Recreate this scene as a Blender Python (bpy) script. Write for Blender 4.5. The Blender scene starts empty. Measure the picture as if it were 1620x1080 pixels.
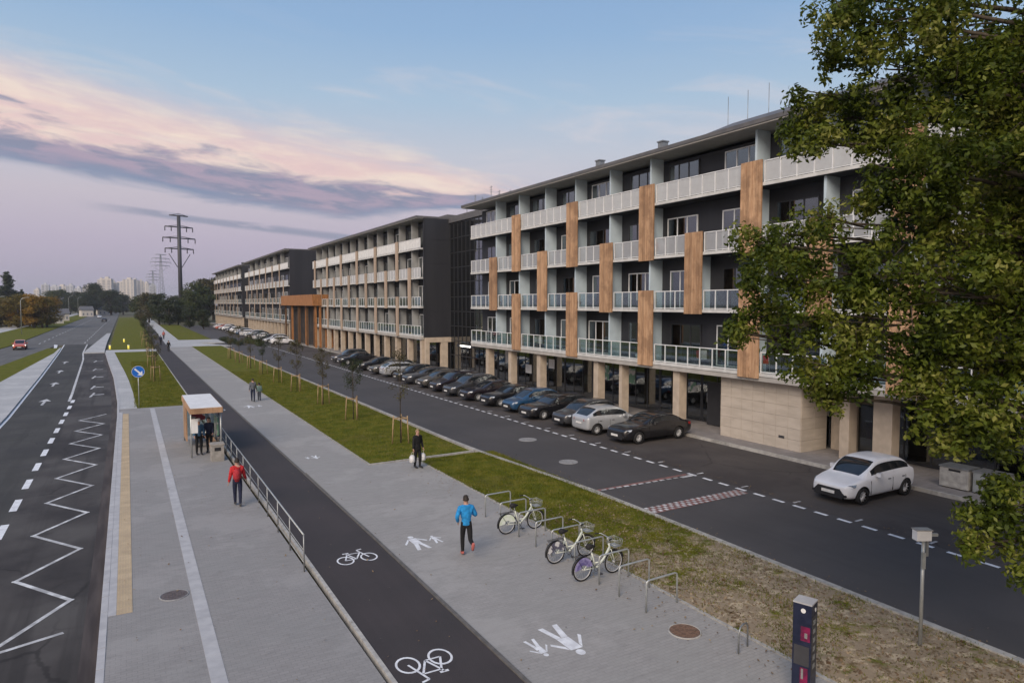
import bpy, bmesh, math, random
import numpy as np
from mathutils import Vector, Matrix, Euler
from mathutils import noise as mn
R = math.radians; PI = math.pi
_t = ['first', 'second', 'third', 'fourth', 'fifth', 'sixth', 'seventh', 'eighth', 'ninth']
WORDS = _t+['tenth', 'eleventh', 'twelfth', 'thirteenth', 'fourteenth', 'fifteenth', 'sixteenth', 'seventeenth', 'eighteenth', 'nineteenth', 'twentieth']+['twenty-'+w for w in _t]+['thirtieth']+['thirty-'+w for w in _t]
rnd = random.Random(7)
scene = bpy.context.scene
COL = scene.collection

# ------------------------------------------------------------------ camera
CAM_H = 7.5
PITCH = math.atan(60/1080.0); YAW = math.atan((810-200)/1080.0*math.cos(PITCH))
cam = bpy.data.cameras.new('camera'); camo = bpy.data.objects.new('camera', cam); COL.objects.link(camo)
cam.sensor_width = 36; cam.lens = 24.0; cam.clip_start = 0.1; cam.clip_end = 9000
camo.location = (0, 0, CAM_H); camo.rotation_euler = (PI/2-PITCH, 0, -YAW)
scene.camera = camo

# ------------------------------------------------------------------ light, sky, exposure
SUN_EL = 36.0; SUN_AZ = -130.0      # degrees; compass angle from +Y towards +X
scene.view_settings.view_transform = 'Standard'; scene.view_settings.look = 'None'
scene.view_settings.exposure = 0.0; scene.view_settings.gamma = 1.0
scene.view_settings.use_curve_mapping = False
sun = bpy.data.lights.new('sun', 'SUN'); sun.energy = 3.3; sun.angle = R(36); sun.color = (1.0, 0.84, 0.68)
suno = bpy.data.objects.new('sun', sun); COL.objects.link(suno)
sd = Vector((math.sin(R(SUN_AZ))*math.cos(R(SUN_EL)), math.cos(R(SUN_AZ))*math.cos(R(SUN_EL)), math.sin(R(SUN_EL))))
suno.rotation_euler = sd.to_track_quat('Z', 'Y').to_euler()

world = bpy.data.worlds.new('World'); scene.world = world; world.use_nodes = True
W = world.node_tree; W.nodes.clear()
def wn(t, **k):
    n = W.nodes.new(t)
    for a, b in k.items(): setattr(n, a, b)
    return n
def setin(tree, sock, v):
    if isinstance(v, bpy.types.NodeSocket): tree.links.new(v, sock)
    else: sock.default_value = v
def mth(tree, op, a, b=0.0, c=None, clamp=False):
    n = tree.nodes.new('ShaderNodeMath'); n.operation = op; n.use_clamp = clamp
    setin(tree, n.inputs[0], a); setin(tree, n.inputs[1], b)
    if c is not None: setin(tree, n.inputs[2], c)
    return n.outputs[0]
def sstep(tree, v, a, b):
    n = tree.nodes.new('ShaderNodeMapRange'); n.interpolation_type = 'SMOOTHSTEP'
    setin(tree, n.inputs[0], v); setin(tree, n.inputs[1], a); setin(tree, n.inputs[2], b)
    return n.outputs[0]
def mixc(tree, f, a, b, bt='MIX'):
    n = tree.nodes.new('ShaderNodeMix'); n.data_type = 'RGBA'; n.blend_type = bt
    setin(tree, n.inputs[0], f)
    for i, v in ((6, a), (7, b)):
        if isinstance(v, tuple): v = (*v[:3], 1)
        setin(tree, n.inputs[i], v)
    return n.outputs[2]
def wm(op, a, b=0.0, c=None, clamp=False): return mth(W, op, a, b, c, clamp)
tc = wn('ShaderNodeTexCoord'); sp = wn('ShaderNodeSeparateXYZ'); W.links.new(tc.outputs['Generated'], sp.inputs[0])
dx, dy, dz = sp.outputs
el = wm('MULTIPLY', wm('ARCSINE', dz), 180/PI)
azr = wm('ARCTAN2', dx, dy)                       # world azimuth from +Y
az = wm('SUBTRACT', wm('MULTIPLY', azr, 180/PI), 29.42)
ramp = wn('ShaderNodeValToRGB'); W.links.new(wm('DIVIDE', el, 90.0), ramp.inputs[0])
def lin(c): return tuple(((v/255+0.055)/1.055)**2.4 if v > 10 else v/255/12.92 for v in c)
cr = ramp.color_ramp
stops = [(0.0, (192, 186, 200)), (2.0, (186, 178, 197)), (4.5, (194, 183, 202)), (8, (206, 197, 208)), (12, (200, 205, 218)),
         (16, (176, 200, 223)), (21, (152, 185, 221)), (28, (134, 168, 212)), (45, (128, 160, 204)), (90, (120, 150, 196))]
while len(cr.elements) < len(stops): cr.elements.new(0.5)
for e, (p, c) in zip(cr.elements, stops): e.position = p/90; e.color = (*lin(c), 1)
skyc = ramp.outputs[0]
# cloud band in world direction coordinates (azimuth, elevation)
cv = wn('ShaderNodeCombineXYZ')
W.links.new(wm('MULTIPLY', az, 0.055), cv.inputs[0]); W.links.new(wm('MULTIPLY', wm('ADD', el, wm('MULTIPLY', az, 0.10)), 0.30), cv.inputs[1])
def wnoise(scale, detail, off=0.0, rough=0.55, dist=0.0, vec=None):
    n = wn('ShaderNodeTexNoise'); n.inputs['Scale'].default_value = scale; n.inputs['Detail'].default_value = detail
    n.inputs['Roughness'].default_value = rough; n.inputs['Distortion'].default_value = dist
    mp = wn('ShaderNodeMapping'); mp.inputs['Location'].default_value = (off, off*0.7, off*1.3)
    W.links.new(vec or cv.outputs[0], mp.inputs[0]); W.links.new(mp.outputs[0], n.inputs['Vector'])
    return n.outputs['Fac']
n1 = wnoise(1.5, 6, 0.0, 0.62, 0.4); n2 = wnoise(2.6, 5, 3.1, 0.6, 0.6); n3 = wnoise(4.6, 5, 8.4, 0.6, 0.3)
low = wm('ADD', wm('SUBTRACT', 6.75, wm('MULTIPLY', wm('MINIMUM', wm('ADD', az, 14.0), 0.0), 0.12)), wm('MULTIPLY', wm('SUBTRACT', n2, 0.5), 1.6))
low = wm('ADD', low, wm('MULTIPLY', wm('MAXIMUM', wm('ADD', az, 14.0), 0.0), 0.10))
top = wm('ADD', wm('SUBTRACT', 11.0, wm('MULTIPLY', az, 0.145)), wm('MULTIPLY', wm('SUBTRACT', n1, 0.5), 5.0))
top = wm('SUBTRACT', top, wm('MULTIPLY', sstep(W, az, -12.0, 6.0), 1.6))
t = wm('DIVIDE', wm('SUBTRACT', el, low), wm('SUBTRACT', top, low))     # 0 bottom .. 1 top of the band
m = wm('MULTIPLY', sstep(W, t, -0.05, 0.08), wm('SUBTRACT', 1.0, sstep(W, t, 0.60, 1.22)))
m = wm('MULTIPLY', m, sstep(W, az, -110.0, -70.0)); m = wm('MULTIPLY', m, wm('SUBTRACT', 1.0, sstep(W, az, -6.0, 9.0)))
m = wm('MULTIPLY', m, wm('ADD', 0.90, wm('MULTIPLY', sstep(W, n3, 0.36, 0.62), 0.10)))
edge = wm('ADD', wm('ADD', 0.44, wm('MULTIPLY', wm('SUBTRACT', n2, 0.5), 0.95)), wm('MULTIPLY', wm('SUBTRACT', n3, 0.5), 0.35))
ct = sstep(W, wm('SUBTRACT', t, edge), -0.13, 0.15)
under = mixc(W, sstep(W, n3, 0.38, 0.62), lin((136, 141, 167)), lin((180, 164, 183)))
under = mixc(W, sstep(W, wm('ADD', t, wm('MULTIPLY', wm('SUBTRACT', n1, 0.5), 0.5)), 0.2, 0.02), under, lin((138, 150, 178)))
lit = mixc(W, sstep(W, wm('ADD', n1, wm('MULTIPLY', wm('SUBTRACT', n3, .5), .5)), 0.36, 0.66), lin((240, 208, 205)), lin((250, 230, 216)))
cc = mixc(W, ct, under, lit)
skyc2 = mixc(W, m, skyc, cc)
# thin detached streak under the band, and faint high wisps
st = wm('SUBTRACT', el, wm('ADD', wm('SUBTRACT', 5.9, wm('MULTIPLY', wm('ADD', az, 20.0), 0.085)), wm('MULTIPLY', wm('SUBTRACT', n1, 0.5), 0.6)))
sm = wm('MULTIPLY', sstep(W, wm('ABSOLUTE', st), 0.42, 0.10), wm('MULTIPLY', sstep(W, az, -33.0, -27.0), sstep(W, az, -5.0, -13.0)))
sm = wm('MULTIPLY', sm, sstep(W, n3, 0.30, 0.5))
skyc2 = mixc(W, wm('MULTIPLY', sm, 0.85), skyc2, lin((152, 156, 178)))
wisp = wm('MULTIPLY', sstep(W, wnoise(1.1, 7, 5.0, 0.6, 0.8), 0.50, 0.72), wm('MULTIPLY', sstep(W, el, 8.0, 12.0), sstep(W, el, 24.0, 14.0)))
skyc2 = mixc(W, wm('MULTIPLY', wisp, 0.5), skyc2, lin((222, 216, 222)))
# afterglow around the sun's own direction (behind the camera's left), warm and broad
glow = wm('MULTIPLY', sstep(W, wm('ABSOLUTE', wm('SUBTRACT', wm('MULTIPLY', azr, 180/PI), SUN_AZ)), 75.0, 0.0), sstep(W, el, 34.0, 2.0))
skyc2 = mixc(W, wm('MULTIPLY', glow, 0.75), skyc2, (1.25, 0.86, 0.58))
nish = wn('ShaderNodeTexSky', sky_type='NISHITA'); nish.sun_disc = False
nish.sun_elevation = R(SUN_EL); nish.sun_rotation = R(SUN_AZ); nish.air_density = 1.2; nish.dust_density = 2.0
bgA = wn('ShaderNodeBackground'); W.links.new(nish.outputs[0], bgA.inputs[0]); bgA.inputs[1].default_value = 0.05
bgB = wn('ShaderNodeBackground'); W.links.new(skyc2, bgB.inputs[0]); bgB.inputs[1].default_value = 1.0
ms = wn('ShaderNodeMixShader'); ms.inputs[0].default_value = 0.93
W.links.new(bgA.outputs[0], ms.inputs[1]); W.links.new(bgB.outputs[0], ms.inputs[2])
wo = wn('ShaderNodeOutputWorld'); W.links.new(ms.outputs[0], wo.inputs[0])

# ------------------------------------------------------------------ materials
def mat(name, c1, c2=None, scale=4.0, rough=0.7, bump=0.0, metal=0.0, detail=4, spec=0.4, stretch=(1,1,1), coat=0.0, bscale=None, c3=None, s3=0.3, lo=0.35, hi=0.65, jitter=0.0):
    m = bpy.data.materials.new(name); m.use_nodes = True; T = m.node_tree; b = T.nodes['Principled BSDF']
    b.inputs['Roughness'].default_value = rough; b.inputs['Metallic'].default_value = metal
    b.inputs['Specular IOR Level'].default_value = spec; b.inputs['Coat Weight'].default_value = coat
    b.inputs['Coat Roughness'].default_value = 0.06
    tcn = T.nodes.new('ShaderNodeNewGeometry'); mp = T.nodes.new('ShaderNodeMapping'); mp.inputs['Scale'].default_value = stretch
    T.links.new(tcn.outputs['Position'], mp.inputs[0])
    nz = T.nodes.new('ShaderNodeTexNoise'); nz.inputs['Scale'].default_value = scale; nz.inputs['Detail'].default_value = detail
    T.links.new(mp.outputs[0], nz.inputs['Vector'])
    if c2 is None: c2 = tuple(v*0.86 for v in c1)
    col = mixc(T, sstep(T, nz.outputs['Fac'], lo, hi), c1, c2)
    if c3 is not None:
        n3 = T.nodes.new('ShaderNodeTexNoise'); n3.inputs['Scale'].default_value = s3; n3.inputs['Detail'].default_value = 5
        n3.inputs['Roughness'].default_value = 0.65
        T.links.new(tcn.outputs['Position'], n3.inputs['Vector'])
        col = mixc(T, sstep(T, n3.outputs['Fac'], 0.45, 0.62), col, c3)
    if jitter:
        oi = T.nodes.new('ShaderNodeObjectInfo')
        hs = T.nodes.new('ShaderNodeHueSaturation'); hs.inputs['Saturation'].default_value = 1.0
        T.links.new(mth(T, 'ADD', 1-jitter/2, mth(T, 'MULTIPLY', oi.outputs['Random'], jitter)), hs.inputs['Value'])
        T.links.new(col, hs.inputs['Color']); col = hs.outputs[0]
    T.links.new(col, b.inputs['Base Color'])
    if name.startswith('timber'):
        gi = T.nodes.new('ShaderNodeNewGeometry'); h2 = T.nodes.new('ShaderNodeHueSaturation'); T.links.new(mth(T, 'ADD', 0.80, mth(T, 'MULTIPLY', gi.outputs['Random Per Island'], 0.4)), h2.inputs['Value']); T.links.new(b.inputs['Base Color'].links[0].from_socket, h2.inputs['Color']); T.links.new(h2.outputs[0], b.inputs['Base Color'])
    if bump:
        nb = T.nodes.new('ShaderNodeTexNoise'); nb.inputs['Scale'].default_value = bscale or scale*6; nb.inputs['Detail'].default_value = 3
        T.links.new(tcn.outputs['Position'], nb.inputs['Vector'])
        bp = T.nodes.new('ShaderNodeBump'); bp.inputs['Strength'].default_value = bump; bp.inputs['Distance'].default_value = 0.02
        T.links.new(nb.outputs['Fac'], bp.inputs['Height']); T.links.new(bp.outputs[0], b.inputs['Normal'])
    return m
def paving(name, c1, c2, mortar, bw, bh, tint, rot=0.0):
    m = mat(name, c1, c2, 1.2, 0.78); T = m.node_tree; b = T.nodes['Principled BSDF']
    tcn = T.nodes.new('ShaderNodeTexCoord'); mp = T.nodes.new('ShaderNodeMapping'); mp.inputs['Rotation'].default_value = (0, 0, rot)
    T.links.new(tcn.outputs['Object'], mp.inputs[0])
    br = T.nodes.new('ShaderNodeTexBrick'); br.inputs['Scale'].default_value = 1.0; br.inputs['Brick Width'].default_value = bw
    br.inputs['Row Height'].default_value = bh; br.inputs['Mortar Size'].default_value = 0.008; br.inputs['Mortar Smooth'].default_value = 0.3
    br.inputs['Color1'].default_value = (*c1, 1); br.inputs['Color2'].default_value = (*c2, 1); br.inputs['Mortar'].default_value = (*mortar, 1)
    T.links.new(mp.outputs[0], br.inputs[0])
    n1 = T.nodes.new('ShaderNodeTexNoise'); n1.inputs['Scale'].default_value = 0.55; n1.inputs['Detail'].default_value = 6; n1.inputs['Roughness'].default_value = 0.68
    T.links.new(tcn.outputs['Object'], n1.inputs['Vector'])
    n2 = T.nodes.new('ShaderNodeTexNoise'); n2.inputs['Scale'].default_value = 7; n2.inputs['Detail'].default_value = 3
    mq = T.nodes.new('ShaderNodeMapping'); mq.inputs['Scale'].default_value = (0.25, 1, 1); T.links.new(tcn.outputs['Object'], mq.inputs[0])
    T.links.new(mq.outputs[0], n2.inputs['Vector'])
    col = mixc(T, mth(T, 'MULTIPLY', sstep(T, n1.outputs['Fac'], 0.38, 0.66), 0.55), br.outputs['Color'], tint)
    col = mixc(T, mth(T, 'MULTIPLY', sstep(T, n2.outputs['Fac'], 0.4, 0.75), 0.35), col, tuple(v*0.72 for v in c1))
    n4 = T.nodes.new('ShaderNodeTexNoise'); n4.inputs['Scale'].default_value = 2.1; n4.inputs['Detail'].default_value = 8; n4.inputs['Roughness'].default_value = 0.8
    T.links.new(tcn.outputs['Object'], n4.inputs['Vector'])
    col = mixc(T, mth(T, 'MULTIPLY', sstep(T, n4.outputs['Fac'], 0.56, 0.70), 0.42), col, tuple(v*0.5 for v in c1))
    n6 = T.nodes.new('ShaderNodeTexNoise'); n6.inputs['Scale'].default_value = 0.23; n6.inputs['Detail'].default_value = 9; n6.inputs['Roughness'].default_value = 0.7; T.links.new(tcn.outputs['Object'], n6.inputs['Vector'])
    col = mixc(T, mth(T, 'MULTIPLY', sstep(T, n6.outputs['Fac'], 0.50, 0.58), 0.35), col, tuple(min(1, v*1.25) for v in c2))
    T.links.new(col, b.inputs['Base Color'])
    bp = T.nodes.new('ShaderNodeBump'); bp.inputs['Strength'].default_value = 0.5; bp.inputs['Distance'].default_value = 0.006
    T.links.new(br.outputs['Fac'], bp.inputs['Height']); bp.invert = True; T.links.new(bp.outputs[0], b.inputs['Normal'])
    return m
def glass(name, tint, refl=0.12, rough=0.03, opac=0.0, body=(0.5, 0.55, 0.55)):
    m = bpy.data.materials.new(name); m.use_nodes = True; T = m.node_tree; T.nodes.clear()
    o = T.nodes.new('ShaderNodeOutputMaterial'); tr = T.nodes.new('ShaderNodeBsdfTransparent'); tr.inputs[0].default_value = (*tint, 1)
    gl = T.nodes.new('ShaderNodeBsdfGlossy'); gl.inputs[0].default_value = (0.9, 0.95, 1, 1); gl.inputs[1].default_value = rough
    di = T.nodes.new('ShaderNodeBsdfDiffuse'); di.inputs[0].default_value = (*body, 1)
    nz = T.nodes.new('ShaderNodeTexNoise'); nz.inputs['Scale'].default_value = 3
    tcn = T.nodes.new('ShaderNodeTexCoord'); T.links.new(tcn.outputs['Object'], nz.inputs['Vector'])
    mo = T.nodes.new('ShaderNodeMixShader'); setin(T, mo.inputs[0], mth(T, 'ADD', opac, mth(T, 'MULTIPLY', mth(T, 'SUBTRACT', nz.outputs['Fac'], 0.5), opac*0.3), clamp=True))
    T.links.new(tr.outputs[0], mo.inputs[1]); T.links.new(di.outputs[0], mo.inputs[2])
    lw = T.nodes.new('ShaderNodeLayerWeight'); lw.inputs[0].default_value = 0.35
    mx = T.nodes.new('ShaderNodeMixShader'); T.links.new(mth(T, 'ADD', refl*0.6, mth(T, 'MULTIPLY', lw.outputs['Facing'], refl*1.6), clamp=True), mx.inputs[0])
    T.links.new(mo.outputs[0], mx.inputs[1]); T.links.new(gl.outputs[0], mx.inputs[2]); T.links.new(mx.outputs[0], o.inputs[0])
    return m
def leafmat(name, tones, trans=0.35, rough=0.5):
    m = bpy.data.materials.new(name); m.use_nodes = True; T = m.node_tree; b = T.nodes['Principled BSDF']
    g = T.nodes.new('ShaderNodeNewGeometry'); rp = T.nodes.new('ShaderNodeValToRGB'); rp.color_ramp.interpolation = 'LINEAR'
    while len(rp.color_ramp.elements) < len(tones): rp.color_ramp.elements.new(0.5)
    for i, (e, c) in enumerate(zip(rp.color_ramp.elements, tones)): e.position = i/(len(tones)-1); e.color = (*c, 1)
    tcn = T.nodes.new('ShaderNodeTexCoord'); nz = T.nodes.new('ShaderNodeTexNoise'); nz.inputs['Scale'].default_value = 1.3; nz.inputs['Detail'].default_value = 3
    T.links.new(tcn.outputs['Object'], nz.inputs['Vector'])
    f = mth(T, 'ADD', mth(T, 'MULTIPLY', g.outputs['Random Per Island'], 0.45), mth(T, 'MULTIPLY', sstep(T, nz.outputs['Fac'], 0.34, 0.66), 0.55), clamp=True)
    T.links.new(f, rp.inputs[0]); T.links.new(rp.outputs[0], b.inputs['Base Color']); b.inputs['Roughness'].default_value = rough
    b.inputs['Specular IOR Level'].default_value = 0.22
    tl = T.nodes.new('ShaderNodeBsdfTranslucent'); T.links.new(rp.outputs[0], tl.inputs[0])
    mx = T.nodes.new('ShaderNodeMixShader'); mx.inputs[0].default_value = trans
    T.links.new(b.outputs[0], mx.inputs[1]); T.links.new(tl.outputs[0], mx.inputs[2]); T.links.new(mx.outputs[0], T.nodes['Material Output'].inputs[0])
    return m
def lawnmat(name, worn):
    m = mat(name, (0.100, 0.115, 0.008), (0.150, 0.148, 0.016), 1.3, 0.95, spec=0.1, bump=0.8, bscale=40); T = m.node_tree; b = T.nodes['Principled BSDF']
    col = b.inputs['Base Color'].links[0].from_socket
    tcn = T.nodes.new('ShaderNodeTexCoord')
    def nse(s, d, r=0.6, st=(1, 1, 1)):
        mp = T.nodes.new('ShaderNodeMapping'); mp.inputs['Scale'].default_value = st; T.links.new(tcn.outputs['Object'], mp.inputs[0])
        n = T.nodes.new('ShaderNodeTexNoise'); n.inputs['Scale'].default_value = s; n.inputs['Detail'].default_value = d; n.inputs['Roughness'].default_value = r
        T.links.new(mp.outputs[0], n.inputs['Vector']); return n.outputs['Fac']
    fine = nse(14, 4)
    col = mixc(T, mth(T, 'MULTIPLY', sstep(T, fine, 0.35, 0.7), 0.5), col, (0.035, 0.045, 0.012))
    col = mixc(T, mth(T, 'MULTIPLY', sstep(T, nse(0.5, 5), 0.5, 0.7), 0.55), col, (0.13, 0.105, 0.035))
    if worn:
        s = T.nodes.new('ShaderNodeSeparateXYZ'); T.links.new(tcn.outputs['Object'], s.inputs[0])
        near = sstep(T, s.outputs[1], 19.0, 12.5)
        k = mth(T, 'ADD', mth(T, 'MULTIPLY', nse(0.9, 6, 0.68), 1.0), mth(T, 'MULTIPLY', near, 0.22))
        col = mixc(T, mth(T, 'MULTIPLY', sstep(T, k, 0.56, 0.68), sstep(T, s.outputs[1], 24.0, 16.0)), col, (0.27, 0.215, 0.15))
        k2 = nse(3.2, 6, 0.7)
        col = mixc(T, mth(T, 'MULTIPLY', sstep(T, k2, 0.50, 0.62), mth(T, 'MULTIPLY', near, 0.9)), col, (0.46, 0.38, 0.27))
        col = mixc(T, mth(T, 'MULTIPLY', sstep(T, nse(2.2, 5, 0.7), 0.56, 0.66), mth(T, 'MULTIPLY', near, 0.75)), col, (0.10, 0.065, 0.03))
    T.links.new(col, b.inputs['Base Color']); return m
def asphalt(name, c, c2, patch, sheen=0.75, tracks=None):
    m = mat(name, c, c2, 0.35, sheen, spec=0.22, bump=0.35, bscale=60, detail=6, c3=patch, s3=0.16); T = m.node_tree; b = T.nodes['Principled BSDF']
    col = b.inputs['Base Color'].links[0].from_socket; tcn = T.nodes.new('ShaderNodeTexCoord')
    n = T.nodes.new('ShaderNodeTexNoise'); n.inputs['Scale'].default_value = 90; n.inputs['Detail'].default_value = 2; T.links.new(tcn.outputs['Object'], n.inputs['Vector'])
    col = mixc(T, mth(T, 'MULTIPLY', sstep(T, n.outputs['Fac'], 0.5, 0.75), 0.35), col, tuple(v*2.0 for v in c))
    mp = T.nodes.new('ShaderNodeMapping'); mp.inputs['Scale'].default_value = (1.4, 0.06, 1); T.links.new(tcn.outputs['Object'], mp.inputs[0])
    n2 = T.nodes.new('ShaderNodeTexNoise'); n2.inputs['Scale'].default_value = 1.6; n2.inputs['Detail'].default_value = 5; T.links.new(mp.outputs[0], n2.inputs['Vector'])
    col = mixc(T, mth(T, 'MULTIPLY', sstep(T, n2.outputs['Fac'], 0.48, 0.68), tracks or 0.4), col, tuple(v*0.62 for v in c))
    if 'main' in name or 'bay' in name or 'park' in name:
        vo = T.nodes.new('ShaderNodeTexVoronoi'); vo.feature = 'DISTANCE_TO_EDGE'; vo.inputs['Scale'].default_value = 0.33
        nd = T.nodes.new('ShaderNodeTexNoise'); nd.inputs['Scale'].default_value = 1.4; nd.inputs['Detail'].default_value = 6; T.links.new(tcn.outputs['Object'], nd.inputs['Vector'])
        va = T.nodes.new('ShaderNodeMix'); va.data_type = 'RGBA'; va.inputs[0].default_value = 0.35; T.links.new(tcn.outputs['Object'], va.inputs[6]); T.links.new(nd.outputs['Color'], va.inputs[7]); T.links.new(va.outputs[2], vo.inputs['Vector'])
        gate = T.nodes.new('ShaderNodeTexNoise'); gate.inputs['Scale'].default_value = 0.22; T.links.new(tcn.outputs['Object'], gate.inputs['Vector'])
        col = mixc(T, mth(T, 'MULTIPLY', sstep(T, vo.outputs['Distance'], 0.012, 0.003), mth(T, 'MULTIPLY', sstep(T, gate.outputs['Fac'], 0.45, 0.6), 0.7)), col, tuple(v*0.4 for v in c))
        n5 = T.nodes.new('ShaderNodeTexNoise'); n5.inputs['Scale'].default_value = 0.9; n5.inputs['Detail'].default_value = 8; n5.inputs['Roughness'].default_value = 0.75; T.links.new(tcn.outputs['Object'], n5.inputs['Vector'])
        col = mixc(T, mth(T, 'MULTIPLY', sstep(T, n5.outputs['Fac'], 0.56, 0.68), 0.45), col, tuple(v*0.5 for v in c))
    T.links.new(col, b.inputs['Base Color'])
    return m
def emis(name, c, s):
    m = bpy.data.materials.new(name); m.use_nodes = True; b = m.node_tree.nodes['Principled BSDF']
    b.inputs['Base Color'].default_value = (*c, 1); b.inputs['Emission Color'].default_value = (*c, 1); b.inputs['Emission Strength'].default_value = s
    return m
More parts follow.
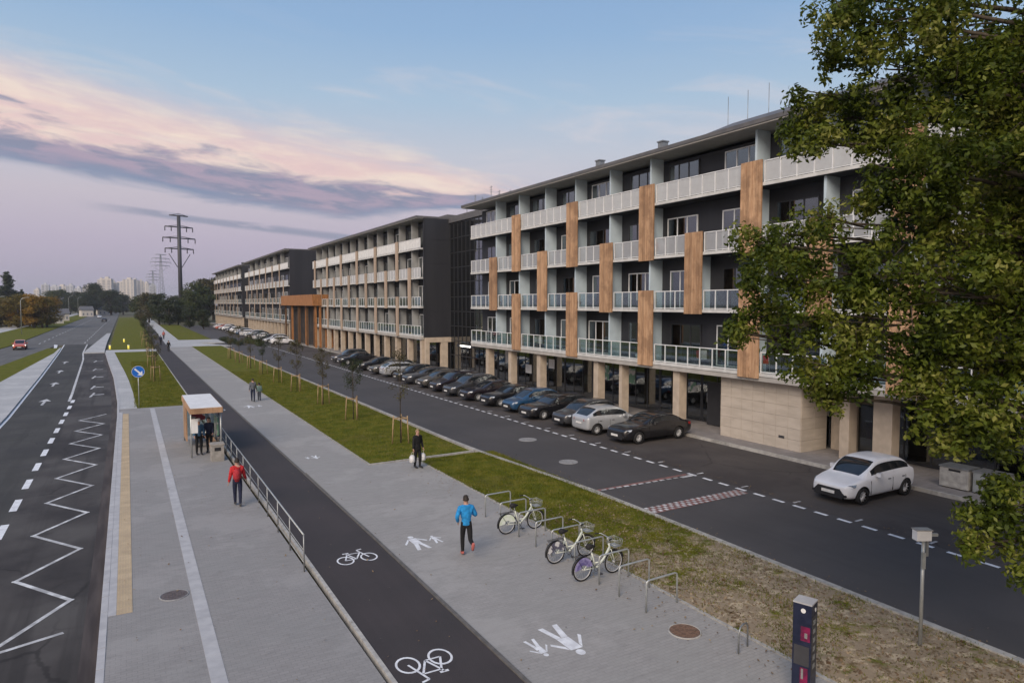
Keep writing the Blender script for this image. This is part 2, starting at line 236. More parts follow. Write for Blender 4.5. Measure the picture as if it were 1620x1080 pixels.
MT = {
 'asphalt_main': asphalt('asphalt_main', (0.055, 0.053, 0.048), (0.070, 0.067, 0.062), (0.047, 0.045, 0.043)),
 'asphalt_far_sheen': asphalt('asphalt_far_sheen', (0.115, 0.113, 0.108), (0.14, 0.137, 0.13), (0.10, 0.098, 0.095)),  # paler than the near asphalt: glancing sky reflection put into the colour
 'asphalt_bay': asphalt('asphalt_bay', (0.056, 0.050, 0.047), (0.086, 0.080, 0.075), (0.037, 0.033, 0.032), tracks=0.7),
 'asphalt_service': asphalt('asphalt_service', (0.072, 0.068, 0.068), (0.080, 0.076, 0.077), (0.067, 0.064, 0.065), tracks=0.12),
 'asphalt_park': asphalt('asphalt_park', (0.085, 0.075, 0.070), (0.068, 0.061, 0.058), (0.054, 0.048, 0.047), tracks=0.3),
 'asphalt_bike': asphalt('asphalt_bike', (0.052, 0.045, 0.045), (0.060, 0.051, 0.051), (0.048, 0.043, 0.043), tracks=0.15),
 'pave_platform': paving('pave_platform', (0.262, 0.251, 0.242), (0.285, 0.273, 0.263), (0.225, 0.216, 0.208), 0.2, 0.1, (0.255, 0.252, 0.242)),
 'pave_foot': paving('pave_foot', (0.300, 0.288, 0.274), (0.325, 0.312, 0.297), (0.262, 0.252, 0.238), 0.2, 0.1, (0.295, 0.29, 0.272)),
 'pave_light': paving('pave_light', (0.40, 0.40, 0.40), (0.46, 0.46, 0.45), (0.3, 0.3, 0.3), 0.4, 0.4, (0.36, 0.37, 0.38)),
 'pave_shop': paving('pave_shop', (0.22, 0.20, 0.19), (0.26, 0.24, 0.23), (0.14, 0.13, 0.12), 0.4, 0.4, (0.19, 0.18, 0.17)),
 'kerb': mat('kerb', (0.40, 0.39, 0.36), (0.30, 0.29, 0.27), 5, 0.85, bump=0.3, jitter=0.25),
 'gutter': mat('gutter', (0.040, 0.032, 0.031), (0.075, 0.062, 0.058), 1.2, 0.9, stretch=(3, 0.3, 1), detail=7),
 'kerb_dark': mat('kerb_dark', (0.10, 0.095, 0.09), (0.14, 0.13, 0.12), 5, 0.85, bump=0.2),
 'strip': mat('strip', (0.44, 0.44, 0.445), (0.38, 0.38, 0.39), 3, 0.85, jitter=0.10),
 'tactile': mat('tactile', (0.47, 0.37, 0.24), (0.42, 0.33, 0.22), 3, 0.8, bump=0.3, jitter=0.16),
 'paint': mat('paint', (0.68, 0.69, 0.69), (0.42, 0.42, 0.42), 3.0, 0.6, detail=8, c3=(0.34, 0.34, 0.34), s3=1.6),
 'paint_fresh': mat('paint_fresh', (0.78, 0.80, 0.82), (0.62, 0.63, 0.65), 5, 0.6, detail=6),
 'paint_red': mat('paint_red', (0.26, 0.11, 0.095), (0.16, 0.10, 0.09), 6, 0.6, detail=8),
 'ground': mat('ground', (0.07, 0.075, 0.03), (0.11, 0.09, 0.045), 0.05, 0.95, detail=8),
 'lawn': lawnmat('lawn', False), 'lawn_worn': lawnmat('lawn_worn', True),
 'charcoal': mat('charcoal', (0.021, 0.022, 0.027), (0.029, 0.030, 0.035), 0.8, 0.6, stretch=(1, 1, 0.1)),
 'roof': mat('roof', (0.10, 0.10, 0.105), (0.13, 0.125, 0.125), 2, 0.6), 'soffit': mat('soffit', (0.42, 0.40, 0.37), (0.36, 0.345, 0.32), 2, 0.75),
 'slab': mat('slab', (0.62, 0.62, 0.60), (0.52, 0.52, 0.50), 2, 0.7), 'fin': mat('fin', (0.50, 0.60, 0.66), (0.44, 0.53, 0.59), 1.2, 0.75), 'fin_grey': mat('fin_grey', (0.34, 0.35, 0.35), (0.28, 0.29, 0.29), 1.2, 0.75),
 'frame': mat('frame', (0.74, 0.75, 0.75), (0.64, 0.65, 0.66), 3, 0.45), 'frame_dark': mat('frame_dark', (0.035, 0.036, 0.04), None, 3, 0.45),
 'timber': mat('timber', (0.44, 0.275, 0.16), (0.34, 0.20, 0.11), 1.8, 0.65, stretch=(5, 5, 0.7), detail=8, jitter=0.25, c3=(0.27, 0.16, 0.09), s3=0.9),
 'timber_pale': mat('timber_pale', (0.40, 0.31, 0.235), (0.32, 0.25, 0.19), 2.2, 0.65, stretch=(6, 6, 0.5), detail=6, jitter=0.2),
 'timber_dark': mat('timber_dark', (0.14, 0.075, 0.035), (0.09, 0.05, 0.025), 2.2, 0.7, stretch=(3, 3, 0.6)),
 'timber_warm': mat('timber_warm', (0.38, 0.17, 0.06), (0.24, 0.11, 0.04), 2.2, 0.6, stretch=(3, 3, 0.6), detail=6),
 'stone': mat('stone', (0.50, 0.44, 0.37), (0.44, 0.385, 0.32), 1.1, 0.8, stretch=(1, 1, 4), detail=7, jitter=0.05),
 'column': mat('column', (0.50, 0.42, 0.33), (0.42, 0.35, 0.275), 2, 0.75, detail=6),
 'glass_clear': glass('glass_clear', (0.72, 0.80, 0.80), 0.16), 'glass_frost': glass('glass_frost', (0.8, 0.85, 0.85), 0.06, 0.2, 0.60, (0.66, 0.66, 0.66)),
 'glass_frost2': glass('glass_frost2', (0.8, 0.85, 0.85), 0.08, 0.15, 0.42, (0.56, 0.56, 0.56)),
 'glass_window': glass('glass_window', (0.30, 0.33, 0.34), 0.20), 'glass_shop': glass('glass_shop', (0.45, 0.47, 0.46), 0.16),
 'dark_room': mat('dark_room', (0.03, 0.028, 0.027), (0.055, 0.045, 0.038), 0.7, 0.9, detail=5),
 'curtain': mat('curtain', (0.62, 0.61, 0.58), (0.5, 0.49, 0.47), 6, 0.9, stretch=(4, 4, 0.3)),
 'metal': mat('metal', (0.46, 0.48, 0.47), (0.38, 0.40, 0.39), 6, 0.4, metal=0.5), 'steel': mat('steel', (0.30, 0.31, 0.31), (0.24, 0.25, 0.25), 6, 0.45, metal=0.6),
 'dark_metal': mat('dark_metal', (0.05, 0.05, 0.055), None, 3, 0.5), 'iron': mat('iron', (0.13, 0.08, 0.055), (0.20, 0.12, 0.08), 14, 0.8, bump=0.4),
 'iron_grey': mat('iron_grey', (0.30, 0.30, 0.30), (0.22, 0.22, 0.22), 14, 0.7, bump=0.4), 'iron_dark': mat('iron_dark', (0.09, 0.075, 0.075), (0.13, 0.11, 0.11), 14, 0.8),
 'bark': mat('bark', (0.085, 0.068, 0.05), (0.05, 0.04, 0.03), 9, 0.9, bump=0.6), 'stake': mat('stake', (0.38, 0.27, 0.15), (0.28, 0.19, 0.10), 6, 0.8),
 'rubber': mat('rubber', (0.018, 0.018, 0.019), None, 20, 0.8), 'alloy': mat('alloy', (0.62, 0.63, 0.64), (0.5, 0.51, 0.52), 8, 0.35, metal=0.15),
 'car_glass': mat('car_glass', (0.012, 0.015, 0.018), (0.02, 0.024, 0.028), 2, 0.06, spec=0.7), 'lens': mat('lens', (0.62, 0.66, 0.70), (0.35, 0.38, 0.42), 22, 0.12, spec=0.8),
 'lens_dark': mat('lens_dark', (0.10, 0.13, 0.17), (0.3, 0.34, 0.38), 16, 0.1, spec=0.8),
 'tail': mat('tail', (0.32, 0.02, 0.02), (0.2, 0.012, 0.012), 14, 0.2), 'plastic_black': mat('plastic_black', (0.02, 0.02, 0.022), None, 8, 0.5),
 'plate': mat('plate', (0.7, 0.7, 0.68), None, 8, 0.5), 'white_panel': mat('white_panel', (0.74, 0.74, 0.73), (0.66, 0.66, 0.65), 3, 0.6),
 'skin': mat('skin', (0.45, 0.27, 0.20), (0.40, 0.23, 0.17), 12, 0.55), 'hair': mat('hair', (0.03, 0.022, 0.016), None, 30, 0.7), 'hair_fair': mat('hair_fair', (0.28, 0.20, 0.11), None, 30, 0.7),
 'sign_blue': mat('sign_blue', (0.01, 0.14, 0.55), None, 8, 0.35), 'navy': mat('navy', (0.010, 0.014, 0.034), (0.016, 0.02, 0.045), 6, 0.35), 'magenta': mat('magenta', (0.20, 0.010, 0.06), (0.10, 0.01, 0.04), 9, 0.4),
 'concrete': mat('concrete', (0.34, 0.32, 0.29), (0.26, 0.245, 0.22), 5, 0.85, bump=0.3), 'tower': mat('tower', (0.62, 0.57, 0.50), (0.55, 0.51, 0.46), 0.02, 0.9),
 'warm_light': emis('warm_light', (1.0, 0.72, 0.36), 1.3), 'lamp_white': emis('lamp_white', (1.0, 0.97, 0.9), 3.0), 'bollard_light': emis('bollard_light', (0.9, 0.75, 0.12), 0.5),
 'headlamp': emis('headlamp', (1.0, 0.86, 0.75), 3.0),
}
def paintmat(name, c, metal=0.0, coat=0.8): 
    if name not in MT: MT[name] = mat(name, c, tuple(v*0.93 for v in c), 2, 0.32, metal=metal, coat=coat)
    return MT[name]
def cloth(name, c, c2=None):
    if name not in MT: MT[name] = mat(name, c, c2 or tuple(v*0.7 for v in c), 14, 0.85, bump=0.3)
    return MT[name]

# ------------------------------------------------------------------ mesh helpers
def tag(o, label=None, cat=None, group=None, kind=None):
    if label: o['label'] = label
    if cat: o['category'] = cat
    if group: o['group'] = group
    if kind: o['kind'] = kind
    return o
def empty(name, loc=(0, 0, 0), rz=0.0, label=None, cat=None, group=None):
    o = bpy.data.objects.new(name, None); COL.objects.link(o); o.location = loc; o.rotation_euler = (0, 0, rz)
    return tag(o, label, cat, group)
def link(name, me, parent=None, loc=(0, 0, 0), rot=(0, 0, 0), m=None, scale=None, kind=None):
    o = bpy.data.objects.new(name, me); COL.objects.link(o); o.location = loc; o.rotation_euler = rot
    if scale: o.scale = scale
    if parent: o.parent = parent
    if m is not None:
        m = MT[m] if isinstance(m, str) else m
        if len(me.materials) == 0: me.materials.append(m)
        elif me.materials[0] != m: o.material_slots[0].link = 'OBJECT'; o.material_slots[0].material = m
    if kind: o['kind'] = kind
    return o
class MB:
    def __init__(s): s.v = []; s.f = []; s.smooth = []
    def add(s, vs, fs, sm=False):
        n = len(s.v); s.v += [tuple(v) for v in vs]; s.f += [tuple(i+n for i in f) for f in fs]; s.smooth += [sm]*len(fs); return s
    def box(s, x0, x1, y0, y1, z0, z1, rz=0.0, c=None):
        vs = [(x, y, z) for z in (z0, z1) for y in (y0, y1) for x in (x0, x1)]
        if rz:
            cx, cy = c or ((x0+x1)/2, (y0+y1)/2); a, b = math.cos(rz), math.sin(rz)
            vs = [(cx+(x-cx)*a-(y-cy)*b, cy+(x-cx)*b+(y-cy)*a, z) for x, y, z in vs]
        return s.add(vs, [(0, 2, 3, 1), (4, 5, 7, 6), (0, 1, 5, 4), (2, 6, 7, 3), (0, 4, 6, 2), (1, 3, 7, 5)])
    def tube(s, pts, r, n=8, caps=True, sm=True):
        pts = [Vector(p) for p in pts]; rs = r if isinstance(r, (list, tuple)) else [r]*len(pts)
        base = len(s.v); prev = None
        for i, p in enumerate(pts):
            d = (pts[min(i+1, len(pts)-1)]-pts[max(i-1, 0)]).normalized()
            if prev is None: u = d.orthogonal().normalized()
            else:
                u = prev-d*prev.dot(d); u = u.normalized() if u.length > 1e-6 else d.orthogonal().normalized()
            prev = u; w = d.cross(u)
            for k in range(n):
                a = 2*PI*k/n; s.v.append(tuple(p+(u*math.cos(a)+w*math.sin(a))*rs[i]))
        for i in range(len(pts)-1):
            for k in range(n):
                a = base+i*n+k; b = base+i*n+(k+1) % n; s.f.append((a, b, b+n, a+n)); s.smooth.append(sm)
        if caps:
            s.f.append(tuple(base+k for k in range(n))[::-1]); s.f.append(tuple(base+(len(pts)-1)*n+k for k in range(n))); s.smooth += [False, False]
        return s
    def cyl(s, c, r, h, n=16, ax='z', r2=None, sm=True):
        c = Vector(c); d = {'z': Vector((0, 0, 1)), 'y': Vector((0, 1, 0)), 'x': Vector((1, 0, 0))}[ax]
        return s.tube([c, c+d*h], [r, r if r2 is None else r2], n, True, sm)
    def ring(s, c, ax, R_, r, n=20, k=6):
        pts = []; c = Vector(c); d = Vector(ax).normalized(); u = d.orthogonal().normalized(); w = d.cross(u)
        base = len(s.v)
        for i in range(n):
            a = 2*PI*i/n; e = u*math.cos(a)+w*math.sin(a)
            for j in range(k):
                b = 2*PI*j/k; s.v.append(tuple(c+e*(R_+r*math.cos(b))+d*r*math.sin(b)))
        for i in range(n):
            for j in range(k):
                s.f.append((base+i*k+j, base+((i+1) % n)*k+j, base+((i+1) % n)*k+(j+1) % k, base+i*k+(j+1) % k)); s.smooth.append(True)
        return s
    def poly(s, pts, z, t=0.0):
        # flat polygon (x,y) counter-clockwise; thickness t downwards
        n = len(pts); A = sum(pts[i][0]*pts[(i+1) % n][1]-pts[(i+1) % n][0]*pts[i][1] for i in range(n))
        if A < 0: pts = pts[::-1]
        if t == 0: return s.add([(x, y, z) for x, y in pts], [tuple(range(n))])
        vs = [(x, y, z) for x, y in pts]+[(x, y, z-t) for x, y in pts]
        return s.add(vs, [tuple(range(n)), tuple(range(n, 2*n))[::-1]]+[(i, i+n, (i+1) % n+n, (i+1) % n) for i in range(n)])
    def mesh(s, name):
        me = bpy.data.meshes.new(name); me.from_pydata(s.v, [], s.f); me.update()
        me.polygons.foreach_set('use_smooth', s.smooth); return me
    def build(s, name, m, parent=None, loc=(0, 0, 0), rot=(0, 0, 0), kind=None, scale=None):
        return link(name, s.mesh(name), parent, loc, rot, m, scale, kind)
def struct(name, mb, m): 
    o = mb.build(name, m); o['kind'] = 'structure'; return o
def fused_mesh(name, verts, quads, per=4, smooth=False):
    me = bpy.data.meshes.new(name); nv = len(verts); nf = len(quads)
    me.vertices.add(nv); me.vertices.foreach_set('co', np.asarray(verts, dtype=np.float32).ravel())
    me.loops.add(nf*per); me.loops.foreach_set('vertex_index', np.asarray(quads, dtype=np.int32).ravel())
    me.polygons.add(nf); me.polygons.foreach_set('loop_start', np.arange(0, nf*per, per, dtype=np.int32))
    try: me.polygons.foreach_set('loop_total', np.full(nf, per, dtype=np.int32))
    except Exception: pass
    me.update(calc_edges=True); me.validate(); return me
def evaluated(me, mods):
    o = bpy.data.objects.new('tmp', me); COL.objects.link(o)
    for kind, kw in mods:
        md = o.modifiers.new(kind, kind)
        for a, b in kw.items(): setattr(md, a, b)
    dg = bpy.context.evaluated_depsgraph_get(); dg.update()
    out = bpy.data.meshes.new_from_object(o.evaluated_get(dg)); bpy.data.objects.remove(o); return out
def sheet(pts_l, pts_r, z, zb=None):
    """strip between two polylines (lists of (x,y)) of equal length; top at z, skirt down to zb."""
    mb = MB(); n = len(pts_l); zb = z-0.2 if zb is None else zb
    zz = z if callable(z) else (lambda x, y: z)
    vs = []
    for (a, b), (c, d) in zip(pts_l, pts_r): vs += [(a, b, zz(a, b)), (c, d, zz(c, d)), (a, b, zb), (c, d, zb)]
    fs = []
    for i in range(n-1):
        p = 4*i; q = p+4
        fs += [(p, p+1, q+1, q), (p, q, q+2, p+2), (p+1, p+3, q+3, q+1)]
    fs += [(0, 2, 3, 1), (4*n-4, 4*n-3, 4*n-1, 4*n-2)]
    mb.add(vs, fs); return mb
def lerpf(tab):
    def f(y):
        if y <= tab[0][0]: return tab[0][1]
        for (a, b), (c, d) in zip(tab, tab[1:]):
            if y <= c: return b+(d-b)*(y-a)/(c-a)
        return tab[-1][1]
    return f
ZR = -0.12          # carriageway level, pavements are at 0

# ------------------------------------------------------------------ ground, roads
YS = [-30, 0, 15, 30, 45, 56, 66, 76, 86, 96, 106, 116, 124, 135, 150, 200, 300, 450, 700, 1100]
xr = lerpf([(52, -0.75), (60, -0.82), (80, -1.35), (100, -2.2), (124, -3.15), (150, -3.4), (400, -4.3), (1100, -6)])     # right edge of main road
xm = lerpf([(-30, -7.0), (52, -7.05), (85, -8.0), (121, -9.2), (150, -10.3)])                                     # left edge up to the island nose
def line(f, ys): return [(f(y), y) for y in ys]
struct('ground', MB().box(-2500, 2500, -200, 4200, -1.5, -0.26), 'ground')
Y1 = [y for y in YS if y <= 150]; Y2 = [y for y in YS if y >= 150]
struct('road', sheet(line(xm, Y1), line(xr, Y1), ZR), 'asphalt_main')
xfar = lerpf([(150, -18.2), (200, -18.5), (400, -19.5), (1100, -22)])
struct('road', sheet(line(xfar, Y2), line(xr, Y2), ZR-0.004), 'asphalt_far_sheen')
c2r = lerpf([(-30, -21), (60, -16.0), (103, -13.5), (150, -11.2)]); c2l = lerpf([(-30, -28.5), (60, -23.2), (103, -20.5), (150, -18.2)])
struct('road', sheet(line(c2l, Y1), line(c2r, Y1), ZR-0.002), 'asphalt_far_sheen')
# concrete island and grass verge between the carriageways
isl = lerpf([(-30, -12.8), (80, -10.75), (125, -9.75), (140, -10.1)]); Y3 = [y for y in Y1 if y <= 124]+[138]
struct('traffic_island', sheet(line(isl, Y3), [(xm(y)-0.001, y) for y in Y3], 0.0), 'pave_light')
struct('verge', sheet([(c2r(y)+0.1, y) for y in Y3], [(isl(y)-0.02, y) for y in Y3], -0.01), 'lawn')
struct('verge', sheet([(-34, y) for y in Y1+Y2[1:8]], [(min(c2l(y), xfar(y) if y > 150 else 99)-0.1, y) for y in Y1+Y2[1:8]], -0.03), 'lawn')
struct('side_road', sheet([(-34+0.0*y, y) for y in Y1+Y2[1:8]], [(-28.5, y) for y in Y1+Y2[1:8]], -0.02), 'pave_light')
# bus bay surface: sits 4 mm above the road sheet
bayl = lerpf([(-30, -3.75), (52, -3.8), (66, -4.0), (110, -5.2), (124, -5.9)])
yb = [y for y in Y1 if y <= 116]+[122]
def flat(pl, pr, z):
    mb = MB(); vs = []
    for (a, b), (c, d) in zip(pl, pr): vs += [(a, b, z), (c, d, z)]
    mb.add(vs, [(2*i, 2*i+1, 2*i+3, 2*i+2) for i in range(len(pl)-1)]); return mb
struct('bus_bay', flat(line(bayl, yb), [(xr(y)-0.002, y) for y in yb], ZR+0.004), 'asphalt_bay')
struct('pavement', sheet([(bayl(y)-0.1+0.02*(y-122), y) for y in (122.5, 130, 150, 200)], [(xr(y)-0.06, y) for y in (122.5, 130, 150, 200)], 0.0), 'pave_light')
# kerb along the platform and platform paving
def kerb_line(name, f0, y0, y1, w, z0, z1, step, nmax, m, parent_label=None):
    """kerb built of single stones near the camera, one joined run beyond"""
    st = struct(name, sheet([(f0(y)+0.01, y) for y in np.linspace(y0, y1, 24)], [(f0(y)+w-0.01, y) for y in np.linspace(y0, y1, 24)], z1-0.012, z0), m)
    mb = MB().box(0, w, 0.008, step-0.008, z0+0.01, z1); me = mb.mesh('kerb_stone')
    y = y0; k = 0
    while k < nmax and y+step < y1:
        a = math.atan2(f0(y+step)-f0(y), step)
        link('kerb_stone', me, st, (f0(y), y, rnd.uniform(-0.003, 0.003)), (0, 0, -a), m); y += step; k += 1
    if y+step < y1:
        mb2 = MB()
        while y+step < y1:
            mb2.box(f0(y), f0(y)+w, y+0.01, y+step-0.01, z0+0.01, z1); y += step
        mb2.build('kerb_run', m, st, kind='stuff')
    return st
yb2_ = [4, 15, 30, 45, 56, 66, 76, 86, 96, 106, 116, 121]; flat2 = flat
kerb_line('kerb', lambda y: xr(y), 4.0, 122.0, 0.15, ZR-0.1, 0.012, 1.0, 60, 'strip')
struct('edge_slabs', sheet([(xr(y)+0.155, y) for y in (18.7, 30, 45, 54)], [(xr(y)+0.33, y) for y in (18.7, 30, 45, 54)], 0.008), 'strip')
struct('gutter', flat2([(xr(y)-0.33, y) for y in yb2_], [(xr(y)-0.003, y) for y in yb2_], ZR+0.008), 'gutter')
plat = struct('platform_pavement', sheet([(-0.60, 2), (-0.60, 55.6)], [(4.38, 2), (3.9, 55.6)], 0.0), 'pave_platform')
tl = MB().box(0.0, 0.345, 0.006, 0.394, -0.1, 0.010)
for i in range(5):
    for j in range(5): tl.cyl((0.04+i*0.066, 0.06+j*0.07, 0.009), 0.014, 0.006, 6, r2=0.010, sm=False)
tlm = tl.mesh('paving_tile'); tact = struct('tactile_strip', MB().box(-0.413, -0.077, 18.7, 53.0, -0.09, 0.002), 'tactile')
for k in range(86): link('paving_tile', tlm, tact, (-0.417, 18.7+k*0.4, 0), (0, 0, 0), 'tactile')
stripm = MB().box(0.0, 0.30, 0.002, 0.498, -0.1, 0.007).mesh('paving_slab')
strp = struct('white_strip', MB().box(1.265, 1.555, 6.0, 55.0, -0.09, 0.003), 'strip')
for k in range(98): link('paving_slab', stripm, strp, (1.26, 6.0+k*0.5, rnd.uniform(-.001, .001)), (0, 0, 0), 'strip')
# left lawn with its edge path
pl = [y for y in (55.7, 66, 76, 86, 96, 106, 116, 121)]
struct('edge_path', sheet([(xr(y)+0.14, y) for y in pl], [(xr(y)+1.25, y) for y in pl], 0.0), 'pave_light')
struct('lawn', sheet([(xr(y)+1.26, y) for y in pl], [(4.1-0.0012*(y-55), y) for y in pl], 0.02), 'lawn')
struct('cross_path', sheet([(-3.0, 121.1), (-3.1, 127.5)], [(5.9, 121.1), (5.9, 127.5)], 0.0), 'pave_light')
struct('lawn', sheet([(-2.6, 127.6), (-2.9, 200), (-3.6, 420)], [(3.9, 127.6), (4.6, 200), (6.0, 420)], 0.02), 'lawn')
# cycle path with kerbs
struct('cycle_path', sheet([(4.50, 2), (4.46, 21), (4.22, 56), (3.98, 121)], [(6.68, 2), (6.66, 21), (6.34, 56), (5.95, 121)], 0.004), 'asphalt_bike')
struct('cycle_path', sheet([(3.98, 121.05), (4.7, 200), (6.1, 420)], [(5.95, 121.05), (6.6, 200), (7.9, 420)], 0.004), 'asphalt_bike')
struct('kerb', sheet([(4.39, 2), (4.36, 21), (4.12, 56), (3.9, 121)], [(4.49, 2), (4.45, 21), (4.21, 56), (3.97, 121)], 0.03), 'kerb')
struct('kerb', sheet([(6.69, 2), (6.67, 21), (6.35, 56), (5.96, 121)], [(6.78, 2), (6.76, 21), (6.44, 56), (6.05, 121)], 0.035), 'kerb_dark')
# footway
fy = [2, 15, 30.6]
struct('footway', sheet([(6.79-0.001*y, y) for y in fy], [(11.95, y) for y in fy], 0.0), 'pave_foot')
fy2 = [30.61, 45, 60, 90, 131]
fl = lerpf([(2, 6.79), (21, 6.77), (56, 6.45), (131, 6.0)])
struct('footway', sheet([(fl(y), y) for y in fy2], [(9.62, y) for y in fy2], 0.0), 'pave_foot')
struct('footway', sheet([(5.96, 131.02), (6.1, 150), (6.7, 200), (8.0, 420)], [(16.2, 131.02), (9.1, 150), (9.4, 200), (10.5, 420)], 0.0), 'pave_light')
struct('cross_path', sheet([(8.7, 142.5), (8.9, 156)], [(16.4, 142.5), (16.4, 156)], -0.003), 'pave_light')
# big right lawn
struct('lawn', sheet([(9.72, 30.9), (9.72, 60), (9.72, 131)], [(15.05, 30.9), (14.85, 60), (14.45, 131)], 0.03), 'lawn')
struct('lawn', sheet([(9.3, 156.2), (9.9, 270)], [(15.4, 156.2), (15.8, 270)], 0.03), 'lawn')
struct('kerb', sheet([(9.63, 30.72), (9.63, 131)], [(9.71, 30.72), (9.71, 131)], 0.035), 'kerb')
struct('kerb', sheet([(9.63, 30.62), (9.63, 30.71)], [(15.2, 30.9), (15.2, 31.02)], 0.036), 'kerb')
def worn_z(x, y):
    return 0.02+0.035*mn.noise(Vector((x*0.8, y*0.8, 0)))
wl = MB(); nx, ny = 30, 190; vs = []
for j in range(ny+1):
    y = 2+28.55*j/ny
    for i in range(nx+1):
        x = 12.06+3.98*i/nx; e = min(1, min(i, nx-i)/2.0); vs.append((x, y, 0.012+worn_z(x, y)*e*0.8))
wl.add(vs, [(j*(nx+1)+i, j*(nx+1)+i+1, (j+1)*(nx+1)+i+1, (j+1)*(nx+1)+i) for j in range(ny) for i in range(nx)], True)
struct('lawn', wl, 'lawn_worn')
struct('kerb', sheet([(11.96, 2), (11.96, 30.5)], [(12.05, 2), (12.05, 30.5)], 0.022), 'kerb')
# service road, parking strip, shop pavement
svk = lerpf([(0, 16.05), (22, 16.0), (32, 15.2), (45, 15.15), (70, 15.0), (130, 14.5)])
kerb_line('kerb', lambda y: svk(y), 2.0, 130.0, 0.2, ZR-0.1, 0.05, 1.0, 70, 'kerb')
yss = [0, 22, 32, 45, 70, 130, 260]
struct('service_road', sheet([(svk(y)+0.18, y) for y in yss], [(22.0, y) for y in yss], ZR), 'asphalt_service')
struct('parking_strip', sheet([(22.001, y) for y in yss], [(27.95, y) for y in yss], ZR-0.002), 'asphalt_park')
kerb_line('kerb', lambda y: 27.9, 2.0, 215.0, 0.15, ZR-0.1, 0.03, 1.0, 60, 'kerb')
struct('shop_pavement', sheet([(28.05, 0), (28.05, 290)], [(33.5, 0), (33.5, 290)], 0.0), 'pave_shop')

# ------------------------------------------------------------------ painted markings (4 mm sheets)
ZP = ZR+0.009
def seg(mb, a, b, w, z):
    a = Vector((*a, 0)); b = Vector((*b, 0)); d = (b-a).normalized(); n = Vector((-d.y, d.x, 0))*w/2
    mb.poly([tuple((a+n)[:2]), tuple((a-n)[:2]), tuple((b-n)[:2]), tuple((b+n)[:2])], z)
def mark(name, mb, m='paint'): return struct(name, mb, m)
zz = [(-2.86, 18.2)]
y = 20.55; k = 0
while y < 56:
    zz.append(((-1.46 if k % 2 == 0 else -2.87), y)); y += 2.12; k += 1
mb = MB()
for a, b in zip(zz, zz[1:]):
    d = (Vector(b)-Vector(a)).normalized()*0.07; seg(mb, (a[0]-d.x, a[1]-d.y), (b[0]+d.x, b[1]+d.y), 0.12, ZP+0.0003*(zz.index(a) % 2))
seg(mb, (-2.92, 18.05), (-1.48, 18.55), 0.12, ZP+0.001)
mark('zigzag_marking', mb)
mb = MB(); y = 13.0
while y < 63: mb.poly([(-3.97, y), (-3.73, y), (-3.73, y+1.75), (-3.97, y+1.75)], ZP); y += 3.5
mark('dashed_line', mb, 'paint_fresh')
ys = np.linspace(63, 150, 18)
mark('lane_line', flat([(bayl(min(y, 124))-0.24-0.02*max(0, y-124), y) for y in ys], [(bayl(min(y, 124))-0.05-0.02*max(0, y-124), y) for y in ys], ZP))
mark('edge_line', flat([(xm(y)+0.04, y) for y in Y1], [(xm(y)+0.20, y) for y in Y1], ZP), 'paint_fresh')
mb = MB()
for yy in (66.5, 72.5, 82.5, 92, 105): 
    x = -2.7-(yy-65)*0.028; seg(mb, (x-0.05, yy-1.4), (x+0.15, yy+1.4), 0.16, ZP); seg(mb, (x+0.02, yy), (x+0.9, yy+0.1), 0.35, ZP+0.002)
mark('bay_marks', mb)
def arrow(x, y, s=1.0):
    m2 = MB(); m2.poly([(x-0.1*s, y-2*s), (x+0.1*s, y-2*s), (x+0.1*s, y+0.4*s), (x-0.1*s, y+0.4*s)], ZP)
    m2.poly([(x-0.45*s, y+0.42*s), (x+0.45*s, y+0.42*s), (x, y+2.2*s)], ZP); mark('arrow_marking', m2)
for (x, y) in ((-5.75, 63.5), (-6.15, 77), (-6.7, 91), (-7.1, 105)): arrow(x, y, 0.9)
mb = MB()
for k in range(5): y = 124+k*0; 
mb.poly([(-9.6, 123), (-10.0, 126), (-11.9, 152), (-11.2, 150)], ZP); mark('nose_marking', mb, 'paint_fresh')
mb = MB()
for k in range(26): y = 155+k*9; mb.poly([(-7.3, y), (-7.1, y), (-7.15, y+4), (-7.35, y+4)], ZP); mb.poly([(-14.6, y), (-14.4, y), (-14.5, y+4), (-14.7, y+4)], ZP)
mark('dashed_line', mb)
# parking edge dashes with T ticks
mb = MB(); y = 6.2
while y < 128:
    mb.poly([(21.7, y), (21.86, y), (21.86, y+0.52), (21.7, y+0.52)], ZP); y += 0.93
mark('dashed_line', mb, 'paint_fresh')
mb = MB()
for k in range(46): y = 6.9+k*2.55; mb.poly([(22.05, y), (22.45, y), (22.45, y+0.1), (22.05, y+0.1)], ZP); 
mark('bay_ticks', mb)
mb = MB(); mr = MB()
mr.poly([(16.25, 22.12), (21.6, 22.32), (21.6, 22.52), (16.25, 22.32)], ZP)
for k in range(14): x = 16.3+k*0.39; mb.poly([(x, 22.10), (x+0.26, 22.11), (x+0.26, 22.24), (x, 22.23)], ZP+0.004)
mr.poly([(16.25, 18.72), (21.6, 18.92), (21.6, 19.52), (16.25, 19.4)], ZP)
for j in range(3):
    for k in range(18):
        x = 16.28+k*0.296+(0.148 if j % 2 else 0); y = 18.80+j*0.22+0.006*k
        mb.poly([(x, y), (x+0.15, y), (x+0.15, y+0.17), (x, y+0.17)], ZP+0.004)
mb.poly([(21.0, 22.0), (21.75, 22.05), (21.75, 22.26), (21.0, 22.2)], ZP+0.006)
mark('speed_table_band', mr, 'paint_red'); mark('speed_table_marks', mb, 'paint')
